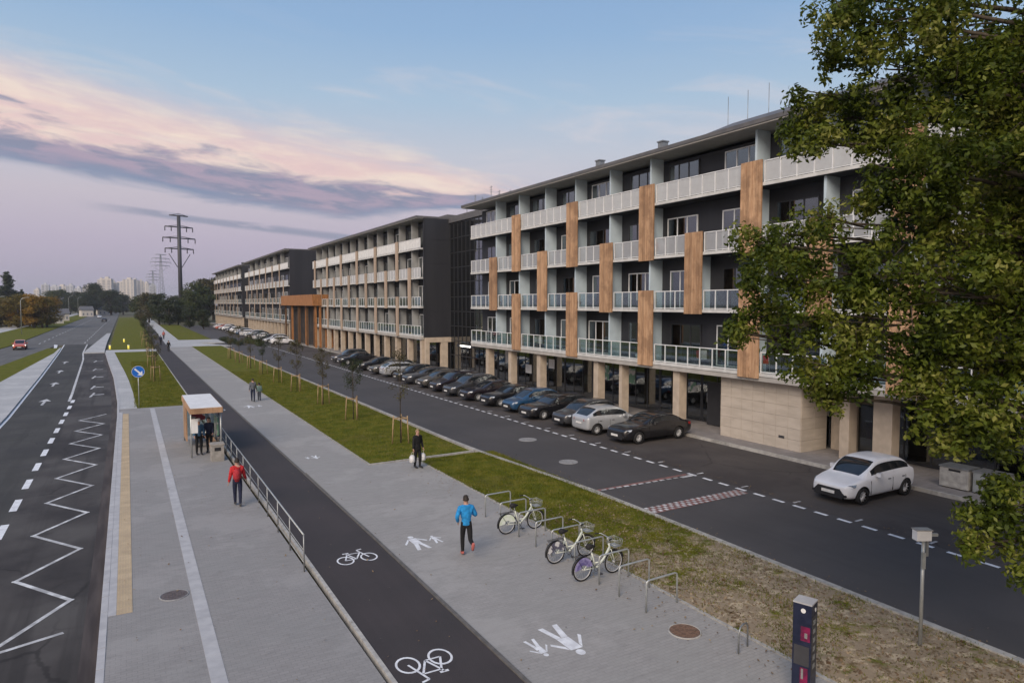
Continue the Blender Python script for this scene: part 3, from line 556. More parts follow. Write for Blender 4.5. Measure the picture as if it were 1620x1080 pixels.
def bike_symbol(cx, cy, s, flip):
    m2 = MB(); z = 0.0085; q = -1 if flip else 1
    def pt(u, v): return (cx+q*u*s, cy+q*v*s*1.35)
    def ringp(u, v, r, w):
        n = 22
        for i in range(n):
            a0, a1 = 2*PI*i/n, 2*PI*(i+1)/n
            m2.poly([pt(u+r*math.cos(a0), v+r*math.sin(a0)), pt(u+r*math.cos(a1), v+r*math.sin(a1)), pt(u+(r-w)*math.cos(a1), v+(r-w)*math.sin(a1)), pt(u+(r-w)*math.cos(a0), v+(r-w)*math.sin(a0))], z)
    ringp(-0.38, -0.25, 0.27, 0.05); ringp(0.38, -0.25, 0.27, 0.05)
    for (a, b, c, d, w) in ((-.38, -.25, -.2, .12, .05), (-.2, .12, .22, .12, .05), (-.2, .12, -.02, -.25, .05), (-.02, -.25, .22, .12, .05), (-.38, -.25, -.02, -.25, .05), (.38, -.25, .18, .3, .05), (.18, .3, .36, .34, .06), (-.32, .2, -.12, .2, .08), (-.2, .12, -.23, .2, .05)):
        A = Vector(pt(a, b)); B = Vector(pt(c, d)); dd = (B-A).normalized(); nn = Vector((-dd.y, dd.x))*w*s/2
        m2.poly([tuple(A+nn), tuple(A-nn), tuple(B-nn), tuple(B+nn)], z+0.0015)
    mark('bicycle_marking', m2, 'paint_fresh')
def ped_symbol(cx, cy, s, flip):
    m2 = MB(); z = 0.0045; q = -1 if flip else 1
    def P_(l, ox, k): return [(cx+q*(ox+u*k)*s, cy+q*v*k*s) for u, v in l]
    for ox, k, dy in ((-0.30, 1.0, 0), (0.45, 0.55, 0)):
        hd = [(0.11*math.cos(2*PI*i/12), 0.62+0.13*math.sin(2*PI*i/12)) for i in range(12)]
        m2.poly(P_(hd, ox, k), z); m2.poly(P_([(-.17, .46), (.15, .46), (.17, -.12), (-.15, -.12)], ox, k), z)
        m2.poly(P_([(-.15, -.13), (.02, -.13), (-.12, -.78), (-.26, -.78)], ox, k), z); m2.poly(P_([(.03, -.13), (.17, -.13), (.30, -.76), (.16, -.76)], ox, k), z)
        m2.poly(P_([(-.18, .44), (-.19, .28), (-.42, -.12), (-.47, -.04)], ox, k), z); m2.poly(P_([(.16, .44), (.18, .26), (.42, 0.0), (.46, .08)], ox, k), z)
    mark('pedestrian_marking', m2, 'paint_fresh')
bike_symbol(5.72, 19.72, 0.92, False); bike_symbol(5.25, 12.75, 0.95, True)
bike_symbol(5.3, 52, 0.9, False); ped_symbol(8.0, 19.85, 0.85, False); ped_symbol(8.05, 12.35, 0.95, True); ped_symbol(7.9, 52.5, 0.9, False); ped_symbol(7.7, 33.5, 0.5, True)

# ------------------------------------------------------------------ buildings
def make_railing(L, h, posts, frost, base='glass_frost'):
    pass
BOARDS = {}
def timber_panel(w, h, mkey):
    k = (round(w, 2), round(h, 2))
    if k not in BOARDS:
        mb = MB(); n = max(4, int(round(w/0.2))); bw = w/n
        for i in range(n): mb.box(-0.055-0.008*(i % 2), 0.05, -w/2+i*bw+0.008, -w/2+(i+1)*bw-0.008, 0, h)
        mb.box(-0.03, 0.04, -w/2, w/2, 0.01, h-0.01); BOARDS[k] = mb.mesh('timber_panel')
    return BOARDS[k]
PM = {}
def pmesh(kind, *a):
    k = (kind,)+tuple(round(x, 3) for x in a)
    if k in PM: return PM[k]
    mb = MB()
    if kind == 'pane': L, h = a; mb.box(-0.008, 0.008, -L/2, L/2, 0, h)
    elif kind == 'rail':
        L, h, pitch = a; mb.box(-0.03, 0.03, -L/2, L/2, h-0.05, h); mb.box(-0.025, 0.025, -L/2, L/2, 0.04, 0.085)
        n = max(1, int(round(L/pitch))); 
        for i in range(n+1): y = -L/2+0.025+(L-0.05)*i/n; mb.box(-0.035, 0.035, y-0.025, y+0.025, 0, h-0.002)
    elif kind == 'winframe':
        w, h, n = a; mb.box(-0.07, 0.0, -w/2, w/2, h-0.07, h); mb.box(-0.07, 0, -w/2, w/2, 0, 0.06)
        for i in range(int(n)+1): y = -w/2+0.03+(w-0.06)*i/n; mb.box(-0.068, -0.002, y-0.035, y+0.035, 0.06, h-0.07)
    elif kind == 'wpane': w, h = a; mb.box(-0.040, -0.028, -w/2, w/2, 0.06, h-0.07)
    elif kind == 'curtain':
        w, h = a; n = max(6, int(w/0.09)); vs = []
        for i in range(n+1): y = -w/2+w*i/n; x = -0.016+0.009*math.sin(i*1.9); vs += [(x, y, 0.08), (x, y, h-0.1)]
        mb.add(vs, [(2*i, 2*i+1, 2*i+3, 2*i+2) for i in range(n)], True)
    elif kind == 'fin': d, h = a; mb.box(0, d, -0.07, 0.07, 0, h)
    elif kind == 'column': w, d, h = a; mb.box(0, d, -w/2, w/2, 0, h)
    elif kind == 'box': dx_, dy_, dz_ = a; mb.box(0, dx_, -dy_/2, dy_/2, 0, dz_)
    PM[k] = mb.mesh(kind); return PM[k]
def apartment(label, X0, Ya, Yb, zs, eave, A, B, near, mt='timber', frost=(3,), seed=1, fins=True, skipfin=(), name='apartment_building', depth=14.0, pitch=1.03):
    """long slab block along Y from Ya (near) to Yb (far); zs = slab levels of floors 2..5; A/B = column lines"""
    rr = random.Random(seed); b = empty(name, (X0, (Ya+Yb)/2, 0), 0, label, 'building')
    off = Vector((X0, (Ya+Yb)/2, 0))
    def L(nm, me, x, y, z, m, par=b, kind=None, rot=(0, 0, 0)):
        o = link(nm, me, par, ((x, y, z) if par is not b else (x-off.x, y-off.y, z)), rot, m, None, kind); return o
    def bx(nm, x0, x1, y0, y1, z0, z1, m, par=b): return MB().box(x0-off.x, x1-off.x, y0-off.y, y1-off.y, z0, z1).build(nm, m, par)
    BD = 1.22 if near else 1.05
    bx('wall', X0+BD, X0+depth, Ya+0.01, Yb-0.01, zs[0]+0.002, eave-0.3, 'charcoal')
    # roof slab with overhang and pale soffit
    bx('roof', X0-0.55, X0+depth+0.4, Ya-0.3, Yb+1.0, eave+0.06, eave+0.27, 'roof')
    bx('soffit', X0-0.50, X0+BD+0.4, Ya-0.25, Yb+0.95, eave-0.02, eave+0.058, 'soffit')
    cols = sorted(A+B); nF = len(zs)
    fl_h = [(zs[i+1] if i+1 < nF else eave)-zs[i] for i in range(nF)]
    for i, z in enumerate(zs):
        bx('balcony_slab', X0-0.02, X0+BD-0.003, Ya, Yb, z+0.03, z+0.2, 'slab'); bx('slab_soffit_shade', X0+0.05, X0+BD-0.003, Ya+0.01, Yb-0.01, z, z+0.027, 'charcoal' if i else 'soffit')  # charcoal sheets added as painted shade under upper slabs; lowest stays pale soffit
    for i, z in enumerate(zs):
        hh = fl_h[i]-0.2
        for y in cols:
            if (i, round(y)) in skipfin or (not fins and y in B) : continue
            if not near and not fins and i < 3: continue
            L('partition_wall', pmesh('fin', BD-0.22, hh), X0+0.22, y, z+0.2, 'fin' if near else 'fin_grey')
        # windows in the back wall between columns
        ed = [Ya]+[c for c in cols if c > Ya+1]+[Yb]
        for a, c in zip(ed, ed[1:]):
            if c-a < 2.2: continue
            w = min(2.6, c-a-0.9); yc = (a+c)/2+rr.uniform(-0.35, 0.35); h = 2.35; n = 2 if not near else 3
            wnd = L('window', pmesh('winframe', w, h, n), X0+BD, yc, z+0.24, 'frame' if rr.random() < 0.5 else 'frame_dark')
            for q in range(n): link('pane', pmesh('wpane', w/n-0.06, h), wnd, (0, -w/2+w*(q+0.5)/n, 0), (0, 0, 0), 'glass_window')
            r = rr.random()
            if r < 0.62:
                cw = w*rr.choice((0.25, 0.33, 0.5, 0.9)); link('curtain', pmesh('curtain', cw, h), wnd, (0, rr.uniform(-1, 1)*(w-cw)/2*0.9, 0), (0, 0, 0), 'curtain')
    pw = 1.38 if near else (0.85 if fins else 0.6); rail_h = 1.12
    def spans(cuts):
        e = [(Ya, Ya)]+sorted((c-pw/2, c+pw/2) for c in cuts if Ya < c < Yb)+[(Yb, Yb)]
        return [(p[1], q[0]) for p, q in zip(e, e[1:]) if q[0]-p[1] > 0.35]
    upA = zs[min(3, nF-1)]; mid = zs[2]
    def panel(y, z0, z1):
        if Ya+pw/2 < y < Yb-0.3: L('timber_panel', timber_panel(pw, z1-z0, mt), X0-0.085, y, z0, mt)
    for y in A:
        panel(y, zs[2]-0.06, zs[3]+0.2+rail_h+0.05); panel(y, zs[0]-0.08, zs[1]+0.2+rail_h+0.05)
    for y in B: panel(y, zs[1]-0.06, zs[2]+0.2+rail_h+0.05)
    cuts = {0: A, 1: A+B, 2: A+B, 3: A}
    for i, z in enumerate(zs):
        for a, c in spans(cuts[i]):
            Lr = c-a-0.04; yc = (a+c)/2
            rl = L('balcony_railing', pmesh('rail', Lr, rail_h, pitch), X0+0.055, yc, z+0.2, 'frame')
            gm = 'glass_frost' if i == 3 else ('glass_frost2' if i == 2 else 'glass_clear')
            if not near and i >= 2: gm = 'white_panel' if i == 3 else 'glass_frost'
            n = max(1, int(round(Lr/pitch))); pwid = (Lr-0.05)/n-0.06
            for q in range(n): link('glass_pane', pmesh('pane', pwid, rail_h-0.16), rl, (0, -Lr/2+0.025+(Lr-0.05)*(q+0.5)/n, 0.1), (0, 0, 0), gm)
        # return of the balcony at the far end
        L('end_railing', pmesh('rail', BD-0.15, rail_h, 0.9), X0+BD/2+0.02, Yb+0.0, z+0.2, 'frame', rot=(0, 0, PI/2))
    return b, off, L, bx
ZS = [3.65, 6.95, 10.25, 13.55]
A1 = [8.8, 17.1, 25.4, 33.7, 42.0, 50.3]; B1 = [4.65, 12.95, 21.25, 29.55, 37.85, 46.15, 54.45]
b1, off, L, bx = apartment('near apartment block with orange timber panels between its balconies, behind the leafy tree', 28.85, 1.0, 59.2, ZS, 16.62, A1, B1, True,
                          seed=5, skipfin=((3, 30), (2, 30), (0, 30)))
X0 = 28.85
# ground floor of the near block
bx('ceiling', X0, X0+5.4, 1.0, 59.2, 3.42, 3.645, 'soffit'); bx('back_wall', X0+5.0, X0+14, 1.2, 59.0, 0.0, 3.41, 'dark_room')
for y, w in ((56.3, .55), (52.0, .5), (47.2, .55), (39.4, .55), (36.6, .3), (31.2, .55)):
    L('column', pmesh('column', w, 0.6, 3.42), X0+0.25, y, 0.0, 'column')
for y, w in ((20.6, .5), (18.7, .9), (12.2, .9), (6.0, .6)):
    L('column', pmesh('column', w, 0.6, 3.42), X0+1.2, y, 0.0, 'column')
for nm_, c_ in (('poster_pink', (0.45, 0.25, 0.30)), ('poster_green', (0.16, 0.30, 0.20)), ('poster_red', (0.25, 0.03, 0.05))): MT[nm_] = mat(nm_, c_, (0.55, 0.53, 0.5), 2.5, 0.5, lo=0.52, hi=0.56, detail=5)
sf = random.Random(3)
y = 59.0; k = 0
while y > 3.0:
    w = 3.9
    if not (22.4 < y-w/2 < 28.2):
        s_ = L('shop_window', pmesh('winframe', w-0.05, 3.3, 3), X0+2.95, y-w/2, 0.06, 'frame_dark')
        for q in range(3): link('pane', pmesh('wpane', (w-0.05)/3-0.06, 3.3), s_, (0, -(w-.05)/2+(w-.05)*(q+0.5)/3, 0), (0, 0, 0), 'glass_shop')
        for q in range(5):
            hh = sf.uniform(0.3, 1.0); link('display', pmesh('box', 0.35, sf.uniform(0.3, 0.8), hh), s_, (sf.uniform(0.5, 1.6), sf.uniform(-1.6, 1.6), 0.02+sf.uniform(0, 1.6)), (0, 0, 0), sf.choice(['white_panel', 'curtain', 'stone', 'steel', 'magenta', 'timber_pale']))
        if sf.random() < 0.8:
            pz = sf.uniform(0.9, 1.9); link('poster', pmesh('box', 0.012, sf.choice((0.5, 0.9, 1.1)), sf.choice((0.6, 0.8, 1.1))), s_, (-0.058, sf.choice((-1.2, 0.1, 1.25)), pz), (0, 0, 0), sf.choice(['white_panel', 'poster_pink', 'poster_green', 'curtain', 'white_panel', 'poster_red']))
    y -= w; k += 1
# stone-clad block under the slab (tiles are single pieces)
bx('stone_block', 29.42, 31.4, 22.55, 27.85, 0.0, 3.41, 'stone'); 
rows, colsn = 6, 7; th = 3.41/rows; tw = 5.3/colsn
st_m = pmesh('box', 0.03, tw-0.012, th-0.012)
for r_ in range(rows):
    for c_ in range(colsn):
        L('stone_panel', st_m, 29.388+rnd.uniform(-0.001, 0.001), 22.55+tw*(c_+0.5)+(0), r_*th+0.006, 'stone')
sm_ = pmesh('box', 0.03, 0.985-0.012, th-0.012)
for r_ in range(rows):
    for c_ in range(2): L('stone_panel', sm_, 29.42+0.99*(c_+0.5), 22.519, r_*th+0.006, 'stone', rot=(0, 0, PI/2))
bx('vent', 29.372, 29.387, 23.5, 23.85, 0.55, 0.68, 'dark_metal')
bx('side_wall', 31.0, 33.8, 27.9, 29.4, 0.0, 3.41, 'column'); bx('door', 31.2, 31.26, 29.5, 30.7, 0.05, 2.7, 'frame_dark')
bx('entrance_wall', 31.6, 33.0, 21.0, 22.4, 0.0, 3.41, 'column')
# raised roof part and vents
pr = MB(); ya, yb2 = 3.0-off.y, 29.0-off.y
pr.add([(-0.4, ya, 16.895), (-0.4, yb2, 16.895), (6, ya, 16.895), (6, yb2-0.4, 16.895), (0.8, ya, 17.5), (0.8, yb2-1.4, 17.5), (6, ya, 17.5), (6, yb2-1.4, 17.5)],
       [(0, 1, 3, 2), (4, 6, 7, 5), (0, 4, 5, 1), (2, 3, 7, 6), (1, 5, 7, 3), (0, 2, 6, 4)])
pr.build('roof_upstand', 'roof', b1)
for y in (33.0, 39.5):
    v_ = MB().box(0, 0.45, -0.22, 0.22, 0, 0.6); v_.box(-0.05, 0.5, -0.27, 0.27, 0.62, 0.7); v_.build('roof_vent', 'steel', b1, (0.35, y-off.y, 16.89))
for k in range(3): MB().tube([(0, 0, 0), (0, 0, 3.0)], 0.018, 5).build('roof_antenna', 'steel', b1, (3.0, 27.0+k*1.5-off.y, 16.89))
# clutter on the balconies (top level small things)
# --- second block
A2 = [79.5, 87.8, 96.1, 104.4, 112.7, 121.0]; B2 = [75.35, 83.65, 91.95, 100.25, 108.55, 116.85]
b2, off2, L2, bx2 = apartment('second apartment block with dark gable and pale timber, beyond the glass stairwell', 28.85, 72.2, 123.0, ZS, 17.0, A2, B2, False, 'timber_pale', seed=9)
def lower(b_, off_, bx_, L_, Ya, Yb, X=28.85):
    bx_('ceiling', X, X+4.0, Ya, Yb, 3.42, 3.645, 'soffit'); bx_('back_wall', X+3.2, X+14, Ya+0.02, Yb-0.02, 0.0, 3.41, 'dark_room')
    y = Ya+0.4; r_ = random.Random(int(Ya))
    while y < Yb:
        L_('column', pmesh('column', 0.55, 0.6, 3.42), X+0.2, y, 0.0, 'column')
        if y+4 < Yb:
            s_ = L_('shop_window', pmesh('winframe', 3.4, 3.2, 2), X+2.4, y+2.07, 0.05, 'frame_dark')
            link('pane', pmesh('wpane', 3.3, 3.2), s_, (0, 0, 0), (0, 0, 0), 'glass_shop')
            if r_.random() < 0.6: link('display', pmesh('box', 0.3, 1.2, 1.1), s_, (0.35, r_.uniform(-1, 1), 0.5), (0, 0, 0), r_.choice(['column', 'white_panel', 'timber_warm']))
        y += 4.15
lower(b2, off2, bx2, L2, 72.2, 123.0)
def gable(bx_, y, eave, X=28.85, x1=14.0, z0=3.66):
    g = bx_('gable_wall', X+0.35, X+x1+0.2, y-0.28, y-0.02, z0, eave+0.05, 'charcoal')
    return g
gable(bx2, 72.2, 17.0); bx2('portal', 29.3, 33.2, 71.7, 72.18, 3.1, 3.65, 'column'); bx2('portal', 29.3, 29.75, 71.72, 72.16, 0, 3.09, 'column'); bx2('portal', 31.2, 32.0, 71.72, 72.16, 0, 3.09, 'column')
bx2('roof_upstand', 33, 42, 74, 121, 17.35, 17.9, 'roof')
# gable panels seams
for k in range(5):
    z = 3.9+k*2.7; bx2('gable_panel', 29.3, 42.9, 71.895, 71.915, z+0.01, min(z+2.68, 17.0), 'charcoal')
# --- third and fourth blocks
Z3 = [3.8, 7.4, 11.0, 14.6]
A3 = [152.8, 161.1, 169.4, 177.7, 186.0, 194.3]; B3 = [148.65, 156.95, 165.25, 173.55, 181.85, 190.15, 198.45]
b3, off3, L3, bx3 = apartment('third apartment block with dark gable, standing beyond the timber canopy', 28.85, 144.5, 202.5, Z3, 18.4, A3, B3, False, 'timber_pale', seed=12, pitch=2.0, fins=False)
lower(b3, off3, bx3, L3, 144.5, 202.5); gable(bx3, 144.5, 18.4)
A4 = [215, 223.3, 231.6, 239.9, 248.2, 256.5, 264.8, 273.1]; B4 = [219.15, 227.45, 235.75, 244.05, 252.35, 260.65, 268.95]
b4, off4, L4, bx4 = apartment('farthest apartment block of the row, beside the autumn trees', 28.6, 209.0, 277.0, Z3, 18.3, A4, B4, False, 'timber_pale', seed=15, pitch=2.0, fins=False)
lower(b4, off4, bx4, L4, 209.0, 277.0, 28.6); gable(bx4, 209.0, 19.2, 28.6)
bx4('link_wall', 30.5, 40, 202.6, 208.7, 0, 18.0, 'charcoal')
# --- glass stairwell between the first two blocks
gs = empty('glass_stairwell', (32.4, 66, 0), 0, 'dark glazed stairwell linking the two nearest apartment blocks', 'building')
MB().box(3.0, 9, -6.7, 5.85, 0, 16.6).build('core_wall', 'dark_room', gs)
MB().box(-0.15, 9.3, -6.75, 5.9, 16.62, 17.3).build('roof', 'roof', gs)
for k in range(5): MB().box(0.25, 3.0, -6.7, 5.85, 3.35+k*3.3-0.12, 3.35+k*3.3).build('floor_slab', 'roof', gs)
for k in range(13): MB().box(-0.03, 0.06, -0.03, 0.03, 0, 16.6).build('mullion', 'frame_dark', gs, (0, -6.65+k*1.04, 0))
for k in range(10): MB().box(-0.028, 0.058, -6.62, 5.82, 0, 0.07).build('transom', 'frame_dark', gs, (0, 0, 1.65*(k+1)-0.03))
gp = MB().box(0, 0.012, -0.48, 0.48, 0, 1.56).mesh('pane')
for i in range(12):
    for j in range(10): link('pane', gp, gs, (0.02, -6.13+i*1.04, 0.06+j*1.65), (0, 0, 0), 'glass_window')
for y_, z_ in ((-3.6, 4.3), (-2.6, 4.3), (-1.4, 4.3), (1.6, 4.4), (0.4, 7.4)): MB().box(0, 0.06, -0.10, 0.10, 0, 1.9).build('lit_panel', 'warm_light', gs, (1.9, y_, z_))
MB().box(-2.2, 0.0, -4.6, -0.6, 3.0, 3.22).build('entrance_canopy', 'frame_dark', gs); MB().box(-2.24, -2.205, -3.9, -1.5, 3.04, 3.2).build('canopy_light', 'lamp_white', gs)
for k, (yy, hh) in enumerate(((-5.5, 1.6), (-4.7, 1.0), (-3.2, 1.9), (-1.4, 2.6), (0.6, 1.7), (2.4, 2.2), (4.5, 1.5))):
    a_ = MB().tube([(0, 0, 0), (0, 0, hh)], 0.035, 5)
    for q in range(3): a_.tube([(0, -0.35+0.05*q, hh-0.15-0.25*q), (0, 0.35-0.05*q, hh-0.15-0.25*q)], 0.02, 4)
    a_.build('roof_antenna', 'steel', gs, (1.5, yy, 17.3))
# --- timber canopy between second and third block
cn = empty('timber_canopy', (27.2, 124, 0), 0, 'orange timber canopy on tall slatted posts spanning between the second and third blocks', 'canopy')
MB().box(0, 3.6, -7.5, 19.0, 7.15, 9.0).build('fascia', 'timber_warm', cn)
for k in range(14): MB().box(-0.03, 0.0, -7.5+k*1.9, -7.5+k*1.9+1.86, 7.13, 9.02).build('fascia_panel', 'timber_warm', cn)
for k in range(2): MB().box(0.02+k*1.8, 1.78+k*1.8, -7.54, -7.51, 7.13, 9.02).build('fascia_panel', 'timber_warm', cn)
cm = MB().box(0, 0.32, -0.16, 0.16, 0, 7.12).mesh('post')
for k in range(9):
    link('post', cm, cn, (0.5+0.5*(k % 2), -6.9+k*3.1, 0), (0, 0, 0), 'timber_dark' if k % 3 else 'timber_warm')
for k in range(3): link('post', cm, cn, (1.2+k*1.0, -7.1, 0), (0, 0, 0), 'timber_warm')
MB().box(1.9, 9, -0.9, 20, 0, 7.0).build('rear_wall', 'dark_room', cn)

# ------------------------------------------------------------------ cars
def car_meshes(kind):
    if kind == 'hatch':   L_, Wd, H, xa, xc, xd, xb, wb = 3.95, 1.74, 1.54, 0.88, 1.70, 3.22, 3.82, (0.76, 3.30)
    elif kind == 'sedan': L_, Wd, H, xa, xc, xd, xb, wb = 4.65, 1.80, 1.45, 1.25, 2.10, 3.30, 4.10, (0.88, 3.62)
    elif kind == 'suv':   L_, Wd, H, xa, xc, xd, xb, wb = 4.40, 1.84, 1.66, 1.15, 1.85, 3.75, 4.25, (0.86, 3.52)
    else:                 L_, Wd, H, xa, xc, xd, xb, wb = 4.70, 1.80, 1.47, 1.25, 2.05, 4.00, 4.52, (0.90, 3.62)
    w = Wd/2; hood = 0.92 if kind != 'suv' else 1.02; belt = 0.98 if kind != 'suv' else 1.08; gc = 0.2 if kind != 'suv' else 0.24
    rearz = 0.99 if kind == 'sedan' else belt+0.06
    xs = sorted(set([0, 0.06, 0.22, 0.55, xa-0.12, xa, (xa+xc)/2, xc, xc+0.35, (xc+xd)/2-0.06, (xc+xd)/2+0.06, xd-0.3, xd, (xd+xb)/2, xb, min(xb+0.12, L_-0.1), L_-0.06, L_]))
    def zb(x):
        return lerpf([(0, 0.66), (0.06, 0.72), (0.22, 0.80), (0.55, 0.87), (xa, hood+0.02), (xc, belt), (xd, belt+0.05), (xb, rearz), (L_-0.06, rearz-(0.04 if kind == 'hatch' else 0.10)), (L_, rearz-(0.16 if kind == 'hatch' else 0.2))])(x)
    def zbot(x): return lerpf([(0, 0.34), (0.06, 0.24), (0.3, gc), (L_-0.3, gc+0.02), (L_-0.06, 0.30), (L_, 0.40)])(x)
    def hw(x): return w*lerpf([(0, 0.70), (0.06, 0.80), (0.22, 0.92), (0.55, 0.985), (xa, 1.0), (xd, 1.0), (xb, 0.97), (L_-0.06, 0.88), (L_, 0.78)])(x)
    def zr(x): return lerpf([(xa, zb(xa)), ((xa+xc)/2, zb(xa)+(H-0.05-zb(xa))*0.56), (xc, H-0.045), (xc+0.35, H-0.01), ((xc+xd)/2, H), (xd-0.3, H-0.02), (xd, H-0.06), ((xd+xb)/2, zb(xb)+(H-0.06-zb(xb))*0.55), (xb, zb(xb))])(x)
    rings = []
    for x in xs:
        W_ = hw(x); b_ = zb(x); o = zbot(x); g = (xa < x < xb)
        pts = [(0, o), (W_*0.80, o), (W_*0.96, o+0.07), (W_, (o+b_)/2-0.02), (W_*0.985, b_-0.14), (W_*0.94, b_-0.03)]
        if g:
            r_ = zr(x); h_ = r_-b_; wr = W_*0.94-0.30*h_/0.5*0.62
            pts += [(W_*0.915, b_+0.02*min(1, h_*5)), (W_*0.93+(wr-W_*0.93)*0.82, b_+h_*0.84), (wr*0.97, r_-0.012), (wr*0.52, r_+0.012), (0, r_+0.018)]
        else:
            c_ = 0.03 if 0.3 < x < L_-0.2 else 0.012
            pts += [(W_*0.88, b_-0.005), (W_*0.76, b_+c_*0.3), (W_*0.60, b_+c_*0.6), (W_*0.3, b_+c_*0.9), (0, b_+c_)]
        rings.append([(x, y, z) for y, z in pts]+[(x, -y, z) for y, z in pts[-2:0:-1]])
    n = len(rings[0]); vs = [v for r_ in rings for v in r_]; fs = []; mi = []
    xm_ = (xc+xd)/2
    for i in range(len(xs)-1):
        x = (xs[i]+xs[i+1])/2
        for k in range(n):
            fs.append((i*n+k, (i+1)*n+k, (i+1)*n+(k+1) % n, i*n+(k+1) % n)); kk = k if k < 10 else n-1-k
            t_ = 0
            if kk == 6 and xa+0.35 < x < xb-0.2: t_ = 3 if k < 10 else 4
            if kk in (8, 9) and xa < x < xc-0.02: t_ = 1
            if kk in (8, 9) and xd+0.02 < x < xb: t_ = 2
            if kk in (7,) and (xd+0.02 < x < xb) : t_ = 0
            mi.append(t_)
    fs.append(tuple(range(n))); mi.append(0); fs.append(tuple(range((len(xs)-1)*n, len(xs)*n))[::-1]); mi.append(0)
    me = bpy.data.meshes.new('car'); me.from_pydata(vs, [], fs); me.update()
    bm = bmesh.new(); bm.from_mesh(me); bmesh.ops.recalc_face_normals(bm, faces=bm.faces[:]); bm.to_mesh(me); bm.free()
    for q in range(6): me.materials.append(MT['plastic_black'] if q == 5 else MT['car_glass'])
    me.polygons.foreach_set('material_index', mi)
    me = evaluated(me, [('SUBSURF', dict(levels=2, render_levels=2))])
    # wheel arches
    wr_ = 0.315 if kind == 'hatch' else (0.36 if kind == 'suv' else 0.325)
    cut = MB()
    for x in wb:
        for s in (-1, 1): cut.cyl((x, s*w*1.1 if s < 0 else w*0.62, wr_+0.01), wr_+0.055, w*0.48, 28, 'y')
    cme = cut.mesh('cut')
    for q in range(6): cme.materials.append(MT['plastic_black'])
    cme.polygons.foreach_set('material_index', [5]*len(cme.polygons))
    co = bpy.data.objects.new('cut', cme); COL.objects.link(co)
    me2 = evaluated(me, [('BOOLEAN', dict(operation='DIFFERENCE', object=co, solver='EXACT'))]); bpy.data.objects.remove(co)
    if len(me2.polygons) < 200: me2 = me
    out = {}
    names = {0: 'body', 1: 'windscreen', 2: 'rear_window', 3: 'side_window', 4: 'side_window', 5: 'wheel_arch'}
    bm0 = bmesh.new(); bm0.from_mesh(me2)
    for q in range(6):
        b_ = bm0.copy(); dele = [f for f in b_.faces if (f.material_index != q)]
        bmesh.ops.delete(b_, geom=dele, context='FACES')
        if not b_.faces: b_.free(); continue
        for f in b_.faces: f.material_index = 0; f.smooth = True
        m_ = bpy.data.meshes.new(names[q]); b_.to_mesh(m_); b_.free(); out.setdefault(names[q], []).append(m_)
    bm0.free()
    P = dict(L=L_, W=Wd, H=H, wb=wb, wr=wr_, parts=out, kind=kind, hood=hood, belt=belt, xa=xa, xc=xc, xd=xd, xb=xb, zb=zb, hw=hw)
    # wheel
    r = wr_; ty = MB()
    prof = [(r*0.66, -0.10), (r*0.93, -0.105), (r, -0.07), (r, 0.07), (r*0.93, 0.105), (r*0.66, 0.10)]
    N = 24
    for i in range(N):
        a = 2*PI*i/N
        for rr_, y_ in prof: ty.v.append((rr_*math.cos(a), y_, rr_*math.sin(a)))
    for i in range(N):
        for k in range(len(prof)-1):
            ty.f.append((i*6+k, i*6+k+1, ((i+1) % N)*6+k+1, ((i+1) % N)*6+k)); ty.smooth.append(True)
    P['tyre'] = ty.mesh('tyre')
    rm = MB(); rm.ring((0, 0, 0), (0, 1, 0), r*0.64, 0.022, 24, 6); rm.cyl((0, -0.02, 0), r*0.16, 0.06, 10, 'y')
    for i in range(10):
        a = 2*PI*i/10; d = Vector((math.cos(a), 0, math.sin(a))); rm.tube([d*r*0.12+Vector((0, 0.035, 0)), d*r*0.63+Vector((0, 0.045, 0))], [0.022, 0.03], 5)
    P['rim'] = rm.mesh('rim'); P['disc'] = MB().cyl((0, -0.03, 0), r*0.64, 0.02, 20, 'y').mesh('wheel_disc')
    return P
CARS = {k: car_meshes(k) for k in ('hatch', 'sedan', 'suv', 'estate')}
def patch(P, pts, thick=0.02):
    """panel lying on the nose or tail, given (x,y,z) corners"""
    n = len(pts); mb = MB(); c = sum((Vector(p) for p in pts), Vector())/n
    return pts
